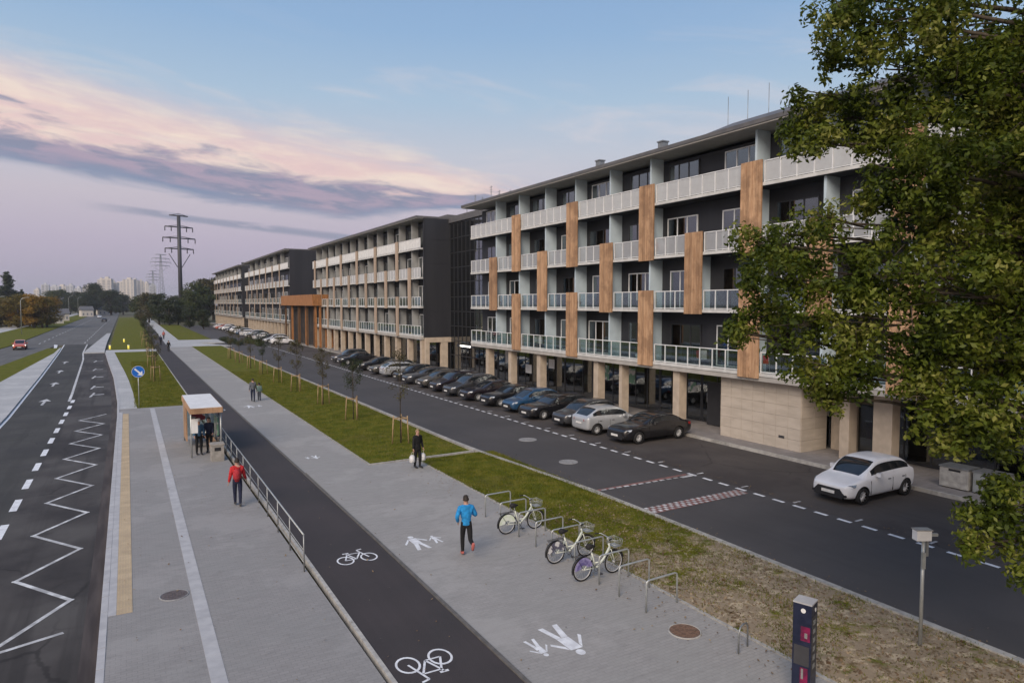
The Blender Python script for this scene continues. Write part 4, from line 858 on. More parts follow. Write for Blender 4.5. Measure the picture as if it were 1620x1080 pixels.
def make_car(kind, x, y, rz, paint, label, group=None, lens='lens', lights=None, cat='car', z=ZR, detail=True):
    """origin at the car's centre on the ground; local +x = from nose to tail"""
    P = CARS[kind]; c = empty('parked_car', (x, y, z), rz, label, cat, group); hL = P['L']/2; c.scale = (1.08, 1.05, 1.03)
    for nm, ms_ in P['parts'].items():
        for m_ in ms_: link(nm, m_, c, (-hL, 0, 0), (0, 0, 0), paint if nm == 'body' else ('plastic_black' if nm == 'wheel_arch' else 'car_glass'))
    if ('extras') not in P:
        E_ = {}; w = P['W']/2; hw = P['hw']; zb = P['zb']
        def surf(mb, pts, t):   # thick panel from outer points, pushed inwards by t along dir
            n = len(pts); q = [(a+t[0], b+t[1], c2+t[2]) for a, b, c2 in pts]
            mb.add(list(pts)+q, [tuple(range(n))[::-1], tuple(range(n, 2*n))]+[(i, (i+1) % n, (i+1) % n+n, i+n) for i in range(n)])
        hl = []
        for s in (-1, 1):
            mb = MB(); surf(mb, [(0.015, s*w*0.50, 0.60), (0.10, s*w*0.80, 0.62), (0.33, s*w*0.965, 0.70), (0.40, s*w*0.95, 0.79), (0.16, s*w*0.82, 0.765), (0.055, s*w*0.52, 0.69)], (0.09, -s*0.05, 0)); hl.append(mb.mesh('headlight'))
        E_['headlight'] = hl
        mb = MB(); surf(mb, [(-0.035, w*0.66, 0.27), (-0.035, -w*0.66, 0.27), (-0.028, -w*0.70, 0.40), (-0.022, -w*0.50, 0.60), (-0.022, w*0.50, 0.60), (-0.028, w*0.70, 0.40)], (0.09, 0, 0)); E_['grille'] = [mb.mesh('grille')]
        E_['number_plate'] = [MB().box(-0.052, -0.036, -0.26, 0.26, 0.40, 0.51).mesh('number_plate'), MB().box(P['L']+0.006, P['L']+0.02, -0.26, 0.26, 0.62, 0.73).mesh('number_plate')]
        tlz = 0.95 if kind != 'sedan' else 0.86; tl_ = []
        for s in (-1, 1):
            mb = MB(); Lx = P['L']; surf(mb, [(Lx+0.01, s*w*0.50, tlz-0.14), (Lx-0.02, s*w*0.80, tlz-0.14), (Lx-0.20, s*w*0.945, tlz-0.12), (Lx-0.26, s*w*0.93, tlz+0.01), (Lx-0.08, s*w*0.82, tlz+0.01), (Lx-0.03, s*w*0.52, tlz-0.0)], (-0.10, -s*0.04, 0)); tl_.append(mb.mesh('tail_light'))
        E_['tail_light'] = tl_
        mi_ = []
        for s in (-1, 1):
            mb = MB(); xx = P['xa']+0.62; mb.box(xx-0.05, xx+0.10, s*w*1.0 if s > 0 else -w*1.0-0.16, s*w*1.0+0.16 if s > 0 else -w*1.0, P['belt']-0.01, P['belt']+0.13); mb.box(xx, xx+0.05, min(s*w*0.88, s*w*1.02), max(s*w*0.88, s*w*1.02), P['belt']-0.02, P['belt']+0.02); mi_.append(mb.mesh('mirror'))
        E_['mirror'] = mi_
        mb = MB()
        for s in (-1, 1):
            for xx in (P['xa']+0.30, (P['xc']+P['xd'])/2, P['xd']+0.02):
                yy = s*(w*1.0); mb.box(xx-0.004, xx+0.004, min(yy, yy-s*0.03)-0.003*0, max(yy, yy-s*0.03)+0.002, 0.34, P['belt']-0.14)
            for xx in ((P['xc']+P['xd'])/2-0.20, P['xd']-0.12): mb.box(xx-0.09, xx+0.06, s*w-0.012, s*w+0.012, P['belt']-0.19, P['belt']-0.165)
        mb.box(0.02, 0.10, -w*0.62, w*0.62, 0.24, 0.275)
        E_['door_seam'] = [mb.mesh('door_seam')]
        mb = MB()
        for s in (-1, 1): mb.box(-0.012, 0.12, s*w*0.66-0.10, s*w*0.66+0.10, 0.33, 0.41)
        E_['fog_light'] = [mb.mesh('fog_light')]
        P['extras'] = E_
    mm = {'headlight': lights or lens, 'grille': 'plastic_black', 'number_plate': 'plate', 'tail_light': 'tail', 'mirror': paint, 'door_seam': 'plastic_black', 'fog_light': 'plastic_black'}
    for nm, ms_ in P['extras'].items():
        for m_ in ms_: link(nm, m_, c, (-hL, 0, 0), (0, 0, 0), mm[nm])
    for xw in P['wb']:
        for s in (-1, 1):
            wh = empty('wheel', (xw-hL, s*(P['W']/2-0.115), P['wr']), 0 if s > 0 else PI); wh.parent = c
            link('tyre', P['tyre'], wh, m='rubber'); link('rim', P['rim'], wh, m='alloy'); link('wheel_disc', P['disc'], wh, m='steel')
    return c
white = paintmat('paint_white', (0.78, 0.79, 0.81)); black = paintmat('paint_black', (0.010, 0.010, 0.012)); silver = paintmat('paint_silver', (0.46, 0.48, 0.50), 0.3)
blue = paintmat('paint_blue', (0.02, 0.07, 0.15), 0.2); grey = paintmat('paint_grey', (0.05, 0.052, 0.058), 0.2); red = paintmat('paint_orange', (0.48, 0.10, 0.05)); purple = paintmat('paint_plum', (0.014, 0.010, 0.014)); beige = paintmat('paint_beige', (0.075, 0.07, 0.062), 0.2)
make_car('hatch', 25.42, 16.55, 0.0, white, 'white hatchback parked alone in front of the leafy tree', lens='lens_dark')
make_car('sedan', 25.6, 29.55, 0.03, black, 'black saloon nearest the stone-clad wall, at the right end of the parked row')
make_car('hatch', 25.0, 32.6, PI, silver, 'pale silver hatchback parked tail out beside the black saloon')
make_car('hatch', 25.2, 35.2, 0.02, grey, 'dark grey hatchback half hidden behind the pale silver hatchback')
make_car('estate', 25.2, 38.6, 0.03, black, 'long black estate car with pale front wheel, right of the blue car')
make_car('hatch', 25.1, 41.6, 0.02, blue, 'blue hatchback in the parked row')
make_car('sedan', 25.4, 44.9, 0.02, black, 'black saloon left of the blue hatchback')
make_car('sedan', 25.3, 48.3, 0.0, purple, 'near-black saloon between the black saloon and the grey SUV')
make_car('suv', 25.1, 51.4, 0.02, grey, 'dark grey SUV in front of the stairwell entrance')
make_car('suv', 25.2, 54.6, 0.02, purple, 'near-black SUV in front of the stairwell entrance')
make_car('hatch', 25.0, 57.6, 0.0, beige, 'small brownish grey car partly behind a young tree')
make_car('estate', 25.2, 61.0, 0.0, grey, 'grey estate left of the small brownish grey car')
make_car('hatch', 25.0, 64.0, 0.0, black, 'black hatchback beside the large silver estate')
make_car('estate', 25.4, 68.2, PI, silver, 'large bright silver estate under the second block')
make_car('estate', 25.3, 71.4, 0.0, beige, 'brownish grey estate on the far side of the large silver estate')
make_car('sedan', 25.3, 76.0, 0.0, black, 'black saloon with a gap on both sides under the second block')
make_car('sedan', 25.3, 84.5, 0.0, black, 'black saloon parked near the far end of the second block')
make_car('suv', 25.3, 88.0, 0.0, grey, 'dark SUV parked beside the far black saloon')
fcol = [white, silver, grey, white, black, silver, white, blue, silver, white, grey, black, white, silver, red, white]; 
for k in range(16):
    make_car(('hatch', 'suv', 'estate', 'sedan')[k % 4], 25.2, 132+k*6.2, 0.0 if k % 3 else PI, fcol[k], ('white', 'silver', 'dark grey', 'white', 'black', 'silver', 'white', 'blue', 'silver', 'white', 'dark grey', 'black', 'white', 'silver', 'orange-red', 'white')[k]+' distant car, '+WORDS[k]+' in the far parked row beyond the canopy', 'distant parked cars')
cr_ = make_car('hatch', -15.6, 139.0, PI/2+0.05, red, 'orange-red car with headlights on, driving on the left carriageway', lights='headlamp', z=ZR); cr_.name = 'red_car'
make_car('suv', -8.2, 330, -PI/2, grey, 'dark car driving far away on the main road').name = 'driving_car'
make_car('estate', -12.5, 420, PI/2, white, 'white car approaching far away on the main road').name = 'driving_car'
make_car('sedan', 25.0, 8.2, 0.02, grey, 'dark car mostly hidden behind the leafy tree at the right edge')

# ------------------------------------------------------------------ bus shelter and its surroundings
sh = empty('bus_shelter', (3.42, 38.6, 0), 0, 'small bus shelter with white roof and orange timber trim on the platform', 'bus shelter')
MB().box(-0.9, 0.5, -2.9, 2.6, 2.36, 2.50).build('roof', 'white_panel', sh)
fb = MB(); fb.box(-0.92, 0.52, -2.94, -2.905, 2.22, 2.48); fb.box(-0.92, 0.52, 2.605, 2.64, 2.22, 2.48); fb.box(-0.94, -0.905, -2.9, 2.6, 2.22, 2.48); fb.box(0.505, 0.535, -2.9, 2.6, 2.22, 2.48); fb.build('fascia', 'timber', sh)
for sx, sy in ((-.85, -2.3), (.46, -2.6), (-.85, 2.5), (.46, 2.5), (.46, 0.1)): MB().tube([(sx, sy, 0), (sx, sy, 2.38)], 0.04, 8).build('post', 'metal', sh)
for y_ in (-1.5, 0.0, 1.4): MB().box(0.44, 0.455, y_-0.62, y_+0.62, 0.25, 2.15).build('glass_panel', 'glass_clear', sh)
MB().box(-0.75, 0.38, 2.43, 2.45, 0.25, 2.15).build('glass_panel', 'glass_clear', sh)
MB().box(-0.88, -0.82, 0.6, 2.4, 0.3, 2.1).build('poster_panel', 'timber', sh)
be = MB().box(0.0, 0.40, -1.9, 1.9, 0.43, 0.48); [be.box(0.17, 0.23, y_, y_+0.06, 0, 0.43) for y_ in (-1.6, 0, 1.5)]; be.build('bench', 'timber', sh)
MB().box(-0.84, -0.55, -2.34, -2.31, 1.2, 1.9).build('timetable', 'white_panel', sh); MB().box(0.36, 0.43, -1.8, -0.6, 0.9, 1.8).build('poster', 'poster_green', sh); MB().box(-0.5, 0.2, 2.38, 2.42, 1.1, 2.0).build('poster', 'poster_red', sh)
lb = empty('litter_bin', (3.6, 35.2, 0), 0, 'square concrete litter bin in front of the bus shelter', 'bin')
MB().box(-.28, .28, -.28, .28, 0, 0.75).build('body', 'concrete', lb); MB().box(-.31, .31, -.31, .31, 0.752, 0.83).build('lid', 'concrete', lb); MB().box(-.14, .14, -.293, -.281, 0.5, 0.66).build('opening', 'plastic_black', lb)
# guard rail
fe = empty('guard_rail', (4.14, 29, 0), 0, 'long pale metal guard rail between the platform and the cycle path', 'railing')
MB().tube([(0, -9.8, 1.05), (0.0, 9.2, 1.05)], 0.024, 8).build('top_rail', 'metal', fe)
MB().tube([(0, -9.8, 0.6), (0.0, 9.2, 0.6)], 0.008, 6).build('middle_rail', 'metal', fe); MB().tube([(0, -9.8, 0.25), (0.0, 9.2, 0.25)], 0.008, 6).build('lower_rail', 'metal', fe)
po = MB().tube([(0, 0, 0), (0, 0, 1.05)], 0.021, 8).mesh('post')
for k in range(11): link('post', po, fe, (0, -9.8+k*1.9, 0), m='steel')
# manholes
def manhole(x, y, r, m, label, z=0.0, sq=False):
    e = empty('manhole_cover', (x, y, z), 0, label, 'manhole'); MB().ring((0, 0, 0.002), (0, 0, 1), r, 0.02, 28, 6).build('ring', 'iron_grey' if m != 'iron' else 'kerb', e)
    lid = MB().cyl((0, 0, -0.02), r-0.02, 0.034, 28)
    for i in range(-3, 4):
        for j in range(-3, 4):
            if math.hypot(i, j) < 3.4: lid.box(i*r*0.22-0.02, i*r*0.22+0.02, j*r*0.22-0.02, j*r*0.22+0.02, 0.01, 0.02)
    lid.build('lid', m, e)
manhole(0.87, 19.26, 0.33, 'iron_dark', 'dark round manhole cover beside the white strip on the platform'); manhole(10.95, 11.35, 0.36, 'iron', 'rusty round manhole cover on the footway by the last bicycle stand')
manhole(19.4, 32.6, 0.50, 'iron_grey', 'pale round manhole cover farther up the service road', ZR); manhole(18.35, 27.0, 0.45, 'iron_grey', 'pale round manhole cover nearer the speed table', ZR)

# ------------------------------------------------------------------ bicycles and stands
def bicycle(x, y, rz, panel, label, seedk):
    b = empty('bicycle', (x, y, 0), rz, label, 'bicycle', 'rental bicycles in the stands'); r = 0.33; FB = 'bike_frame'
    if FB not in MT: MT[FB] = mat('bike_frame', (0.62, 0.66, 0.58), (0.55, 0.59, 0.52), 6, 0.4)
    def wheel(px):
        w = empty('wheel', (px, 0, r), 0); w.parent = b
        MB().ring((0, 0, 0), (0, 1, 0), r-0.022, 0.022, 28, 8).build('tyre', 'rubber', w); 
        MB().ring((0, 0, 0), (0, 1, 0), r-0.052, 0.011, 28, 6).build('rim', 'alloy', w)
        s = MB(); s.cyl((0, -0.045, 0), 0.025, 0.09, 8, 'y')
        for i in range(16):
            a = 2*PI*i/16; s.tube([(0, 0.02*(-1)**i, 0), ((r-0.05)*math.cos(a), 0, (r-0.05)*math.sin(a))], 0.0022, 3, False)
        s.build('spokes', 'alloy', w)
    wheel(-0.55); wheel(0.55)
    f = MB(); f.tube([(0.36, 0, 0.88), (0.41, 0, 0.72)], 0.026, 8); f.tube([(0.40, 0, 0.78), (0.20, 0, 0.50), (-0.02, 0, 0.31), (-0.10, 0, 0.29)], 0.030, 8)
    f.tube([(-0.10, 0, 0.29), (-0.24, 0, 0.72)], 0.024, 8); f.tube([(0.40, 0, 0.70), (0.16, 0, 0.42), (-0.14, 0, 0.42)], 0.018, 8)
    for s in (-1, 1):
        f.tube([(-0.10, s*0.03, 0.29), (-0.55, s*0.055, 0.33)], 0.012, 6); f.tube([(-0.21, s*0.02, 0.62), (-0.55, s*0.055, 0.33)], 0.010, 6)
    f.build('frame', FB, b)
    k = MB(); 
    for s in (-1, 1): k.tube([(0.415, s*0.045, 0.70), (0.47, s*0.055, 0.52), (0.55, s*0.055, 0.33)], 0.013, 6)
    k.tube([(0.415, -0.05, 0.70), (0.415, 0.05, 0.70)], 0.014, 6); k.build('fork', FB, b)
    h = MB(); h.tube([(0.36, 0, 0.88), (0.325, 0, 1.04)], 0.016, 8); h.tube([(0.16, -0.30, 1.10), (0.28, -0.24, 1.10), (0.34, -0.06, 1.05), (0.34, 0.06, 1.05), (0.28, 0.24, 1.10), (0.16, 0.30, 1.10)], 0.013, 6); h.build('handlebar', 'metal', b)
    g = MB(); g.tube([(0.12, -0.31, 1.10), (0.23, -0.27, 1.10)], 0.02, 6); g.tube([(0.12, 0.31, 1.10), (0.23, 0.27, 1.10)], 0.02, 6); g.build('grips', 'rubber', b)
    sd_ = MB(); sd_.tube([(-0.24, 0, 0.72), (-0.285, 0, 0.88)], 0.014, 6); sd_.build('seat_post', 'alloy', b)
    s2 = MB(); s2.tube([(-0.42, 0, 0.90), (-0.36, 0, 0.915), (-0.28, 0, 0.905), (-0.18, 0, 0.90), (-0.12, 0, 0.895)], [0.05, 0.085, 0.075, 0.035, 0.02], 10); s2.build('saddle', 'rubber', b)
    # fenders and skirt guard carrying the panel
    def arc(cx, R_, a0, a1, w_, nm, m_):
        mb = MB(); n = 14; vs = []
        for i in range(n+1):
            a = R(a0+(a1-a0)*i/n)
            for yy, rr in ((-w_, R_), (w_, R_), (w_, R_+0.008), (-w_, R_+0.008)): vs.append((cx+rr*math.cos(a), yy, r+rr*math.sin(a)))
        fs = [(4*i+q, 4*i+(q+1) % 4, 4*i+4+(q+1) % 4, 4*i+4+q) for i in range(n) for q in range(4)]+[(0, 1, 2, 3), (4*n+3, 4*n+2, 4*n+1, 4*n)]
        mb.add(vs, fs, True); return mb.build(nm, m_, b)
    arc(-0.55, r+0.015, 25, 195, 0.03, 'rear_mudguard', 'plastic_black'); arc(0.55, r+0.015, 10, 150, 0.026, 'front_mudguard', 'plastic_black')
    for s in (-1, 1):
        mb = MB(); n = 14; pts = [(-0.55+(r-0.03)*math.cos(R(8+172*i/n)), r+(r+0.0)*math.sin(R(8+172*i/n))*1.0) for i in range(n+1)]
        inn = [(-0.55+(r*0.30)*math.cos(R(180-160*i/n)), r+0.03+(r*0.30)*math.sin(R(180-160*i/n))) for i in range(n+1)]
        allp = pts+inn; vs = [(a, s*0.048, c) for a, c in allp]+[(a, s*0.054, c) for a, c in allp]; m_ = len(allp)
        q = []
        for i in range(n):
            j0 = i; j1 = i+1; k0 = 2*n+1-i; k1 = 2*n-i
            q += [(j0, j1, k1, k0), (j0+m_, k0+m_, k1+m_, j1+m_)]
        mb.add(vs, q); mb.build('skirt_guard', panel, b)
    ca = MB(); 
    for s in (-1, 0, 1): ca.tube([(-0.30, s*0.055, 0.71), (-0.82, s*0.055, 0.71)], 0.007, 5)
    ca.tube([(-0.80, 0.05, 0.71), (-0.56, 0.06, 0.34)], 0.007, 5); ca.tube([(-0.80, -0.05, 0.71), (-0.56, -0.06, 0.34)], 0.007, 5); ca.build('rear_rack', 'plastic_black', b)
    bk = MB(); bk.box(0.44, 0.70, -0.16, 0.16, 0.78, 0.79)
    for i in range(6):
        a = 0.44+i*0.052; bk.tube([(a, -0.16, 0.79), (a-0.01, -0.18, 0.98)], 0.004, 4); bk.tube([(a, 0.16, 0.79), (a-0.01, 0.18, 0.98)], 0.004, 4)
    for i in range(6):
        a = -0.16+i*0.064; bk.tube([(0.70, a, 0.79), (0.72, a*1.1, 0.98)], 0.004, 4); bk.tube([(0.44, a, 0.79), (0.43, a*1.1, 0.98)], 0.004, 4)
    for z_ in (0.85, 0.98): bk.tube([(0.43, -0.18, z_), (0.71, -0.18, z_), (0.71, 0.18, z_), (0.43, 0.18, z_), (0.43, -0.18, z_)], 0.007, 5)
    bk.build('basket', 'metal', b)
    cr2 = MB(); cr2.ring((-0.10, -0.045, 0.29), (0, 1, 0), 0.085, 0.008, 18, 5)
    cr2.tube([(-0.10, -0.06, 0.29), (-0.02, -0.075, 0.14)], 0.01, 5); cr2.tube([(-0.10, 0.06, 0.29), (-0.18, 0.075, 0.44)], 0.01, 5)
    cr2.box(-0.07, 0.03, -0.17, -0.08, 0.125, 0.15); cr2.box(-0.23, -0.13, 0.08, 0.17, 0.43, 0.455); cr2.build('crank', 'dark_metal', b)
    ks = MB(); ks.tube([(-0.2, 0.04, 0.3), (-0.16, 0.18, 0.0)], 0.01, 5); ks.build('kickstand', 'dark_metal', b)
    return b
MT['panel_lime'] = mat('panel_lime', (0.62, 0.70, 0.55), (0.72, 0.76, 0.70), 9, 0.4); MT['panel_dark'] = mat('panel_dark', (0.10, 0.10, 0.14), (0.6, 0.6, 0.6), 7, 0.4, lo=0.52, hi=0.56)
MT['panel_purple'] = mat('panel_purple', (0.33, 0.30, 0.52), (0.12, 0.10, 0.26), 7, 0.4)
bicycle(11.15, 19.15, 0.02, 'panel_lime', 'pale rental bicycle with a light green wheel guard, farthest of the three', 1)
bicycle(11.15, 16.25, 0.03, 'panel_dark', 'pale rental bicycle with a dark wheel guard, in the middle of the three', 2)
bicycle(11.1, 14.85, 0.05, 'panel_purple', 'pale rental bicycle with a purple wheel guard, nearest of the three', 3)
hoop = MB(); hoop.tube([(-0.52, 0, 0), (-0.52, 0, 0.70), (-0.50, 0, 0.755), (-0.45, 0, 0.78), (0.45, 0, 0.78), (0.50, 0, 0.755), (0.52, 0, 0.70), (0.52, 0, 0)], 0.024, 8); hm = hoop.mesh('bicycle_stand')
hl_ = ['nearest but one steel bicycle stand, empty, left of the rusty manhole cover', 'empty steel bicycle stand, second from the near end of the row of tall hoops', 'steel bicycle stand with the purple-guard bicycle leaning behind it',
       'steel bicycle stand between the dark-guard and purple-guard bicycles', 'steel bicycle stand just beyond the dark-guard bicycle', 'steel bicycle stand in the wide gap before the light green-guard bicycle',
       'steel bicycle stand just in front of the light green-guard bicycle', 'steel bicycle stand just beyond the light green-guard bicycle', 'farthest steel bicycle stand, right behind the runner']
for y_, lb_ in zip((12.55, 13.6, 14.45, 15.6, 16.8, 17.7, 18.75, 20.0, 21.1), hl_):
    o = link('bicycle_stand', hm, None, (11.33, y_, 0), (0, 0, 0.05), 'metal'); tag(o, lb_, 'bicycle stand', 'bicycle stands along the footway')
o = MB().tube([(-0.22, 0, 0), (-0.22, 0, 0.45), (-0.15, 0, 0.55), (0, 0, 0.58), (0.15, 0, 0.55), (0.22, 0, 0.45), (0.22, 0, 0)], 0.02, 8).build('bicycle_stand', 'steel', None, (11.45, 10.1, 0), (0, 0, 0.3)); tag(o, 'small low hoop at the footway edge near the dark totem', 'bicycle stand')

# ------------------------------------------------------------------ totem, white board pole, bins, sign, bollards, lamps
tt = empty('info_totem', (11.12, 8.33, 0), R(20), 'tall dark navy square information pillar with magenta panel, at the bottom edge', 'pillar')
MB().box(-.17, .17, -.17, .17, 0.0, 1.84).build('column', 'navy', tt); MB().box(-.175, .175, -.175, .175, 1.842, 1.87).build('cap', 'strip', tt)
for fx in (0, 1):
    def fp(u0, u1, z0, z1, m_, nm, t=0.006):
        if fx == 0: MB().box(-.17-t, -.171, u0, u1, z0, z1).build(nm, m_, tt)
        else: MB().box(u0, u1, -.17-t, -.171, z0, z1).build(nm, m_, tt)
    if fx == 0:
        MT['print_dim'] = mat('print_dim', (0.14, 0.15, 0.15), (0.26, 0.26, 0.25), 30, 0.5, stretch=(1, 1, 6))
        fp(-.15, .02, 1.14, 1.42, 'magenta', 'panel'); fp(-.12, .02, 0.30, 0.62, 'magenta', 'panel')
        fp(-.10, -.05, 1.2, 1.3, 'print_dim', 'panel_print', 0.008); fp(-.04, .0, 0.4, 0.6, 'print_dim', 'panel_print', 0.008)
        fp(-.14, .14, 0.66, 1.04, 'dark_metal', 'panel')
    else:
        fp(-.14, .12, 0.5, 1.62, 'dark_metal', 'panel'); MT['print_dim'] = mat('print_dim', (0.14, 0.15, 0.15), (0.26, 0.26, 0.25), 30, 0.5, stretch=(1, 1, 6))
        for q in range(6): fp(-.07, .05, 0.6+q*0.17, 0.69+q*0.17, 'print_dim', 'panel_print', 0.009)
d_ = MB().cyl((0, 0, 0), 0.045, 0.004, 16, 'x'); d_.build('symbol', 'white_panel', tt, (-.181, -.02, 1.72)); d2 = MB().cyl((0, 0, 0), 0.04, 0.004, 16, 'y'); d2.build('symbol', 'white_panel', tt, (0.03, -.181, 1.72))
wp = empty('sensor_post', (14.95, 8.3, 0.02), R(-28), 'slim grey post with a pale box on top, standing on the worn verge', 'post')
MB().tube([(0, 0, 0), (0, 0, 2.42)], 0.038, 10).build('pole', 'metal', wp); MB().box(-.20, .12, -.09, .09, 2.36, 2.58).build('box', 'white_panel', wp)
MB().box(-.22, .14, -.11, .11, 2.585, 2.60).build('lid', 'kerb', wp); MB().box(-.07, .0, -.10, -.04, 1.75, 2.1).build('small_box', 'metal', wp); MB().box(.045, .10, -.03, .05, 2.0, 2.33).build('small_box', 'steel', wp); MB().box(.12, .30, -.03, .03, 2.44, 2.50).build('arm', 'metal', wp)
for k_, (x_, y_, lab) in enumerate(((29.35, 15.0, 'pale slatted bin enclosure nearer the white hatchback'), (29.4, 13.75, 'grey waste container right of the pale bin enclosure'))):
    bn = empty('waste_container', (x_, y_, 0), 0, lab, 'bin')
    MB().box(-.35, .45, -.55, .55, 0.05, 0.84).build('body', 'kerb' if k_ == 0 else 'metal', bn); MB().box(-.38, .48, -.58, .58, 0.842, 0.90).build('lid', 'steel', bn); MB().box(-.362, -.351, -.25, .2, 0.72, 0.80).build('slot', 'plastic_black', bn)
    for q in range(4): MB().box(-.358, -.351, -.5, .5, 0.12+q*0.14, 0.23+q*0.14).build('slat', 'kerb' if k_ == 0 else 'metal', bn)
sg = empty('road_sign', (0.6, 55.9, 0), 0, 'round blue keep-right sign on a thin pole at the lawn edge', 'road sign')
MB().tube([(0, 0.03, 0), (0, 0.03, 2.9)], 0.03, 8).build('pole', 'metal', sg); MB().cyl((0, -0.03, 2.6), 0.42, 0.02, 32, 'y').build('disc', 'sign_blue', sg)
ar = MB(); ar.add([(x_, -0.036, 2.6+z_) for x_, z_ in ((-.20, .24), (-.26, .18), (.06, -.14), (-.06, -.26), (.28, -.28), (.26, .06), (.14, -.06), (-.18, .26))], [tuple(range(8))]); ar.build('arrow', 'paint_fresh', sg)
MB().ring((0, -0.032, 2.6), (0, 1, 0), 0.405, 0.012, 32, 5).build('rim', 'paint_fresh', sg)
for (x_, y_, lab) in ((-2.55, 129.5, 'left glowing yellow bollard at the far edge of the crossing path'), (0.1, 128.6, 'right glowing yellow bollard at the far edge of the crossing path'), (-0.6, 152, 'glowing yellow bollard farther up the second lawn')):
    bo = empty('lit_bollard', (x_, y_, 0), 0, lab, 'bollard'); MB().cyl((0, 0, 0), 0.14, 0.62, 12).build('body', 'bollard_light', bo); MB().cyl((0, 0, 0.621), 0.16, 0.1, 12).build('cap', 'white_panel', bo)
def street_lamp(x, y, h, rz, lab, grp=None):
    l_ = empty('street_lamp', (x, y, 0), rz, lab, 'street lamp', grp); MB().tube([(0, 0, 0), (0, 0, h*0.9), (0.3, 0, h*0.97), (1.2, 0, h)], [0.10, 0.07, 0.06, 0.05], 8).build('pole', 'metal', l_); MB().box(1.1, 1.8, -.12, .12, h-0.03, h+0.07).build('lamp_head', 'metal', l_)
street_lamp(-27.5, 205, 9.2, 0, 'left street lamp in front of the orange trees'); street_lamp(-22.6, 205, 9.0, 0, 'right street lamp in front of the orange trees')
for k_ in range(5): street_lamp(-23.5, 380+k_*70, 11, 0, ('nearest', 'second', 'third', 'fourth', 'farthest')[k_]+' of the distant lamps left of the main road', 'distant street lamps')

# ------------------------------------------------------------------ people
def skin_body(name, joints, edges, root, sub=2):
    me = bpy.data.meshes.new(name); names = list(joints); idx = {n: i for i, n in enumerate(names)}
    me.from_pydata([joints[n][0] for n in names], [(idx[a], idx[b]) for a, b in edges], []); me.update()
    o = bpy.data.objects.new('tmp', me); COL.objects.link(o)
    md = o.modifiers.new('skin', 'SKIN'); md.use_smooth_shade = True
    if not me.skin_vertices: 
        bm = bmesh.new(); bm.from_mesh(me); bm.verts.layers.skin.verify(); bm.to_mesh(me); bm.free()
    for n, i in idx.items():
        r = joints[n][1]; me.skin_vertices[0].data[i].radius = r if isinstance(r, tuple) else (r, r); me.skin_vertices[0].data[i].use_root = (n == root)
    s = o.modifiers.new('sub', 'SUBSURF'); s.levels = sub; s.render_levels = sub
    dg = bpy.context.evaluated_depsgraph_get(); dg.update(); out = bpy.data.meshes.new_from_object(o.evaluated_get(dg)); bpy.data.objects.remove(o); out.name = name
    return out
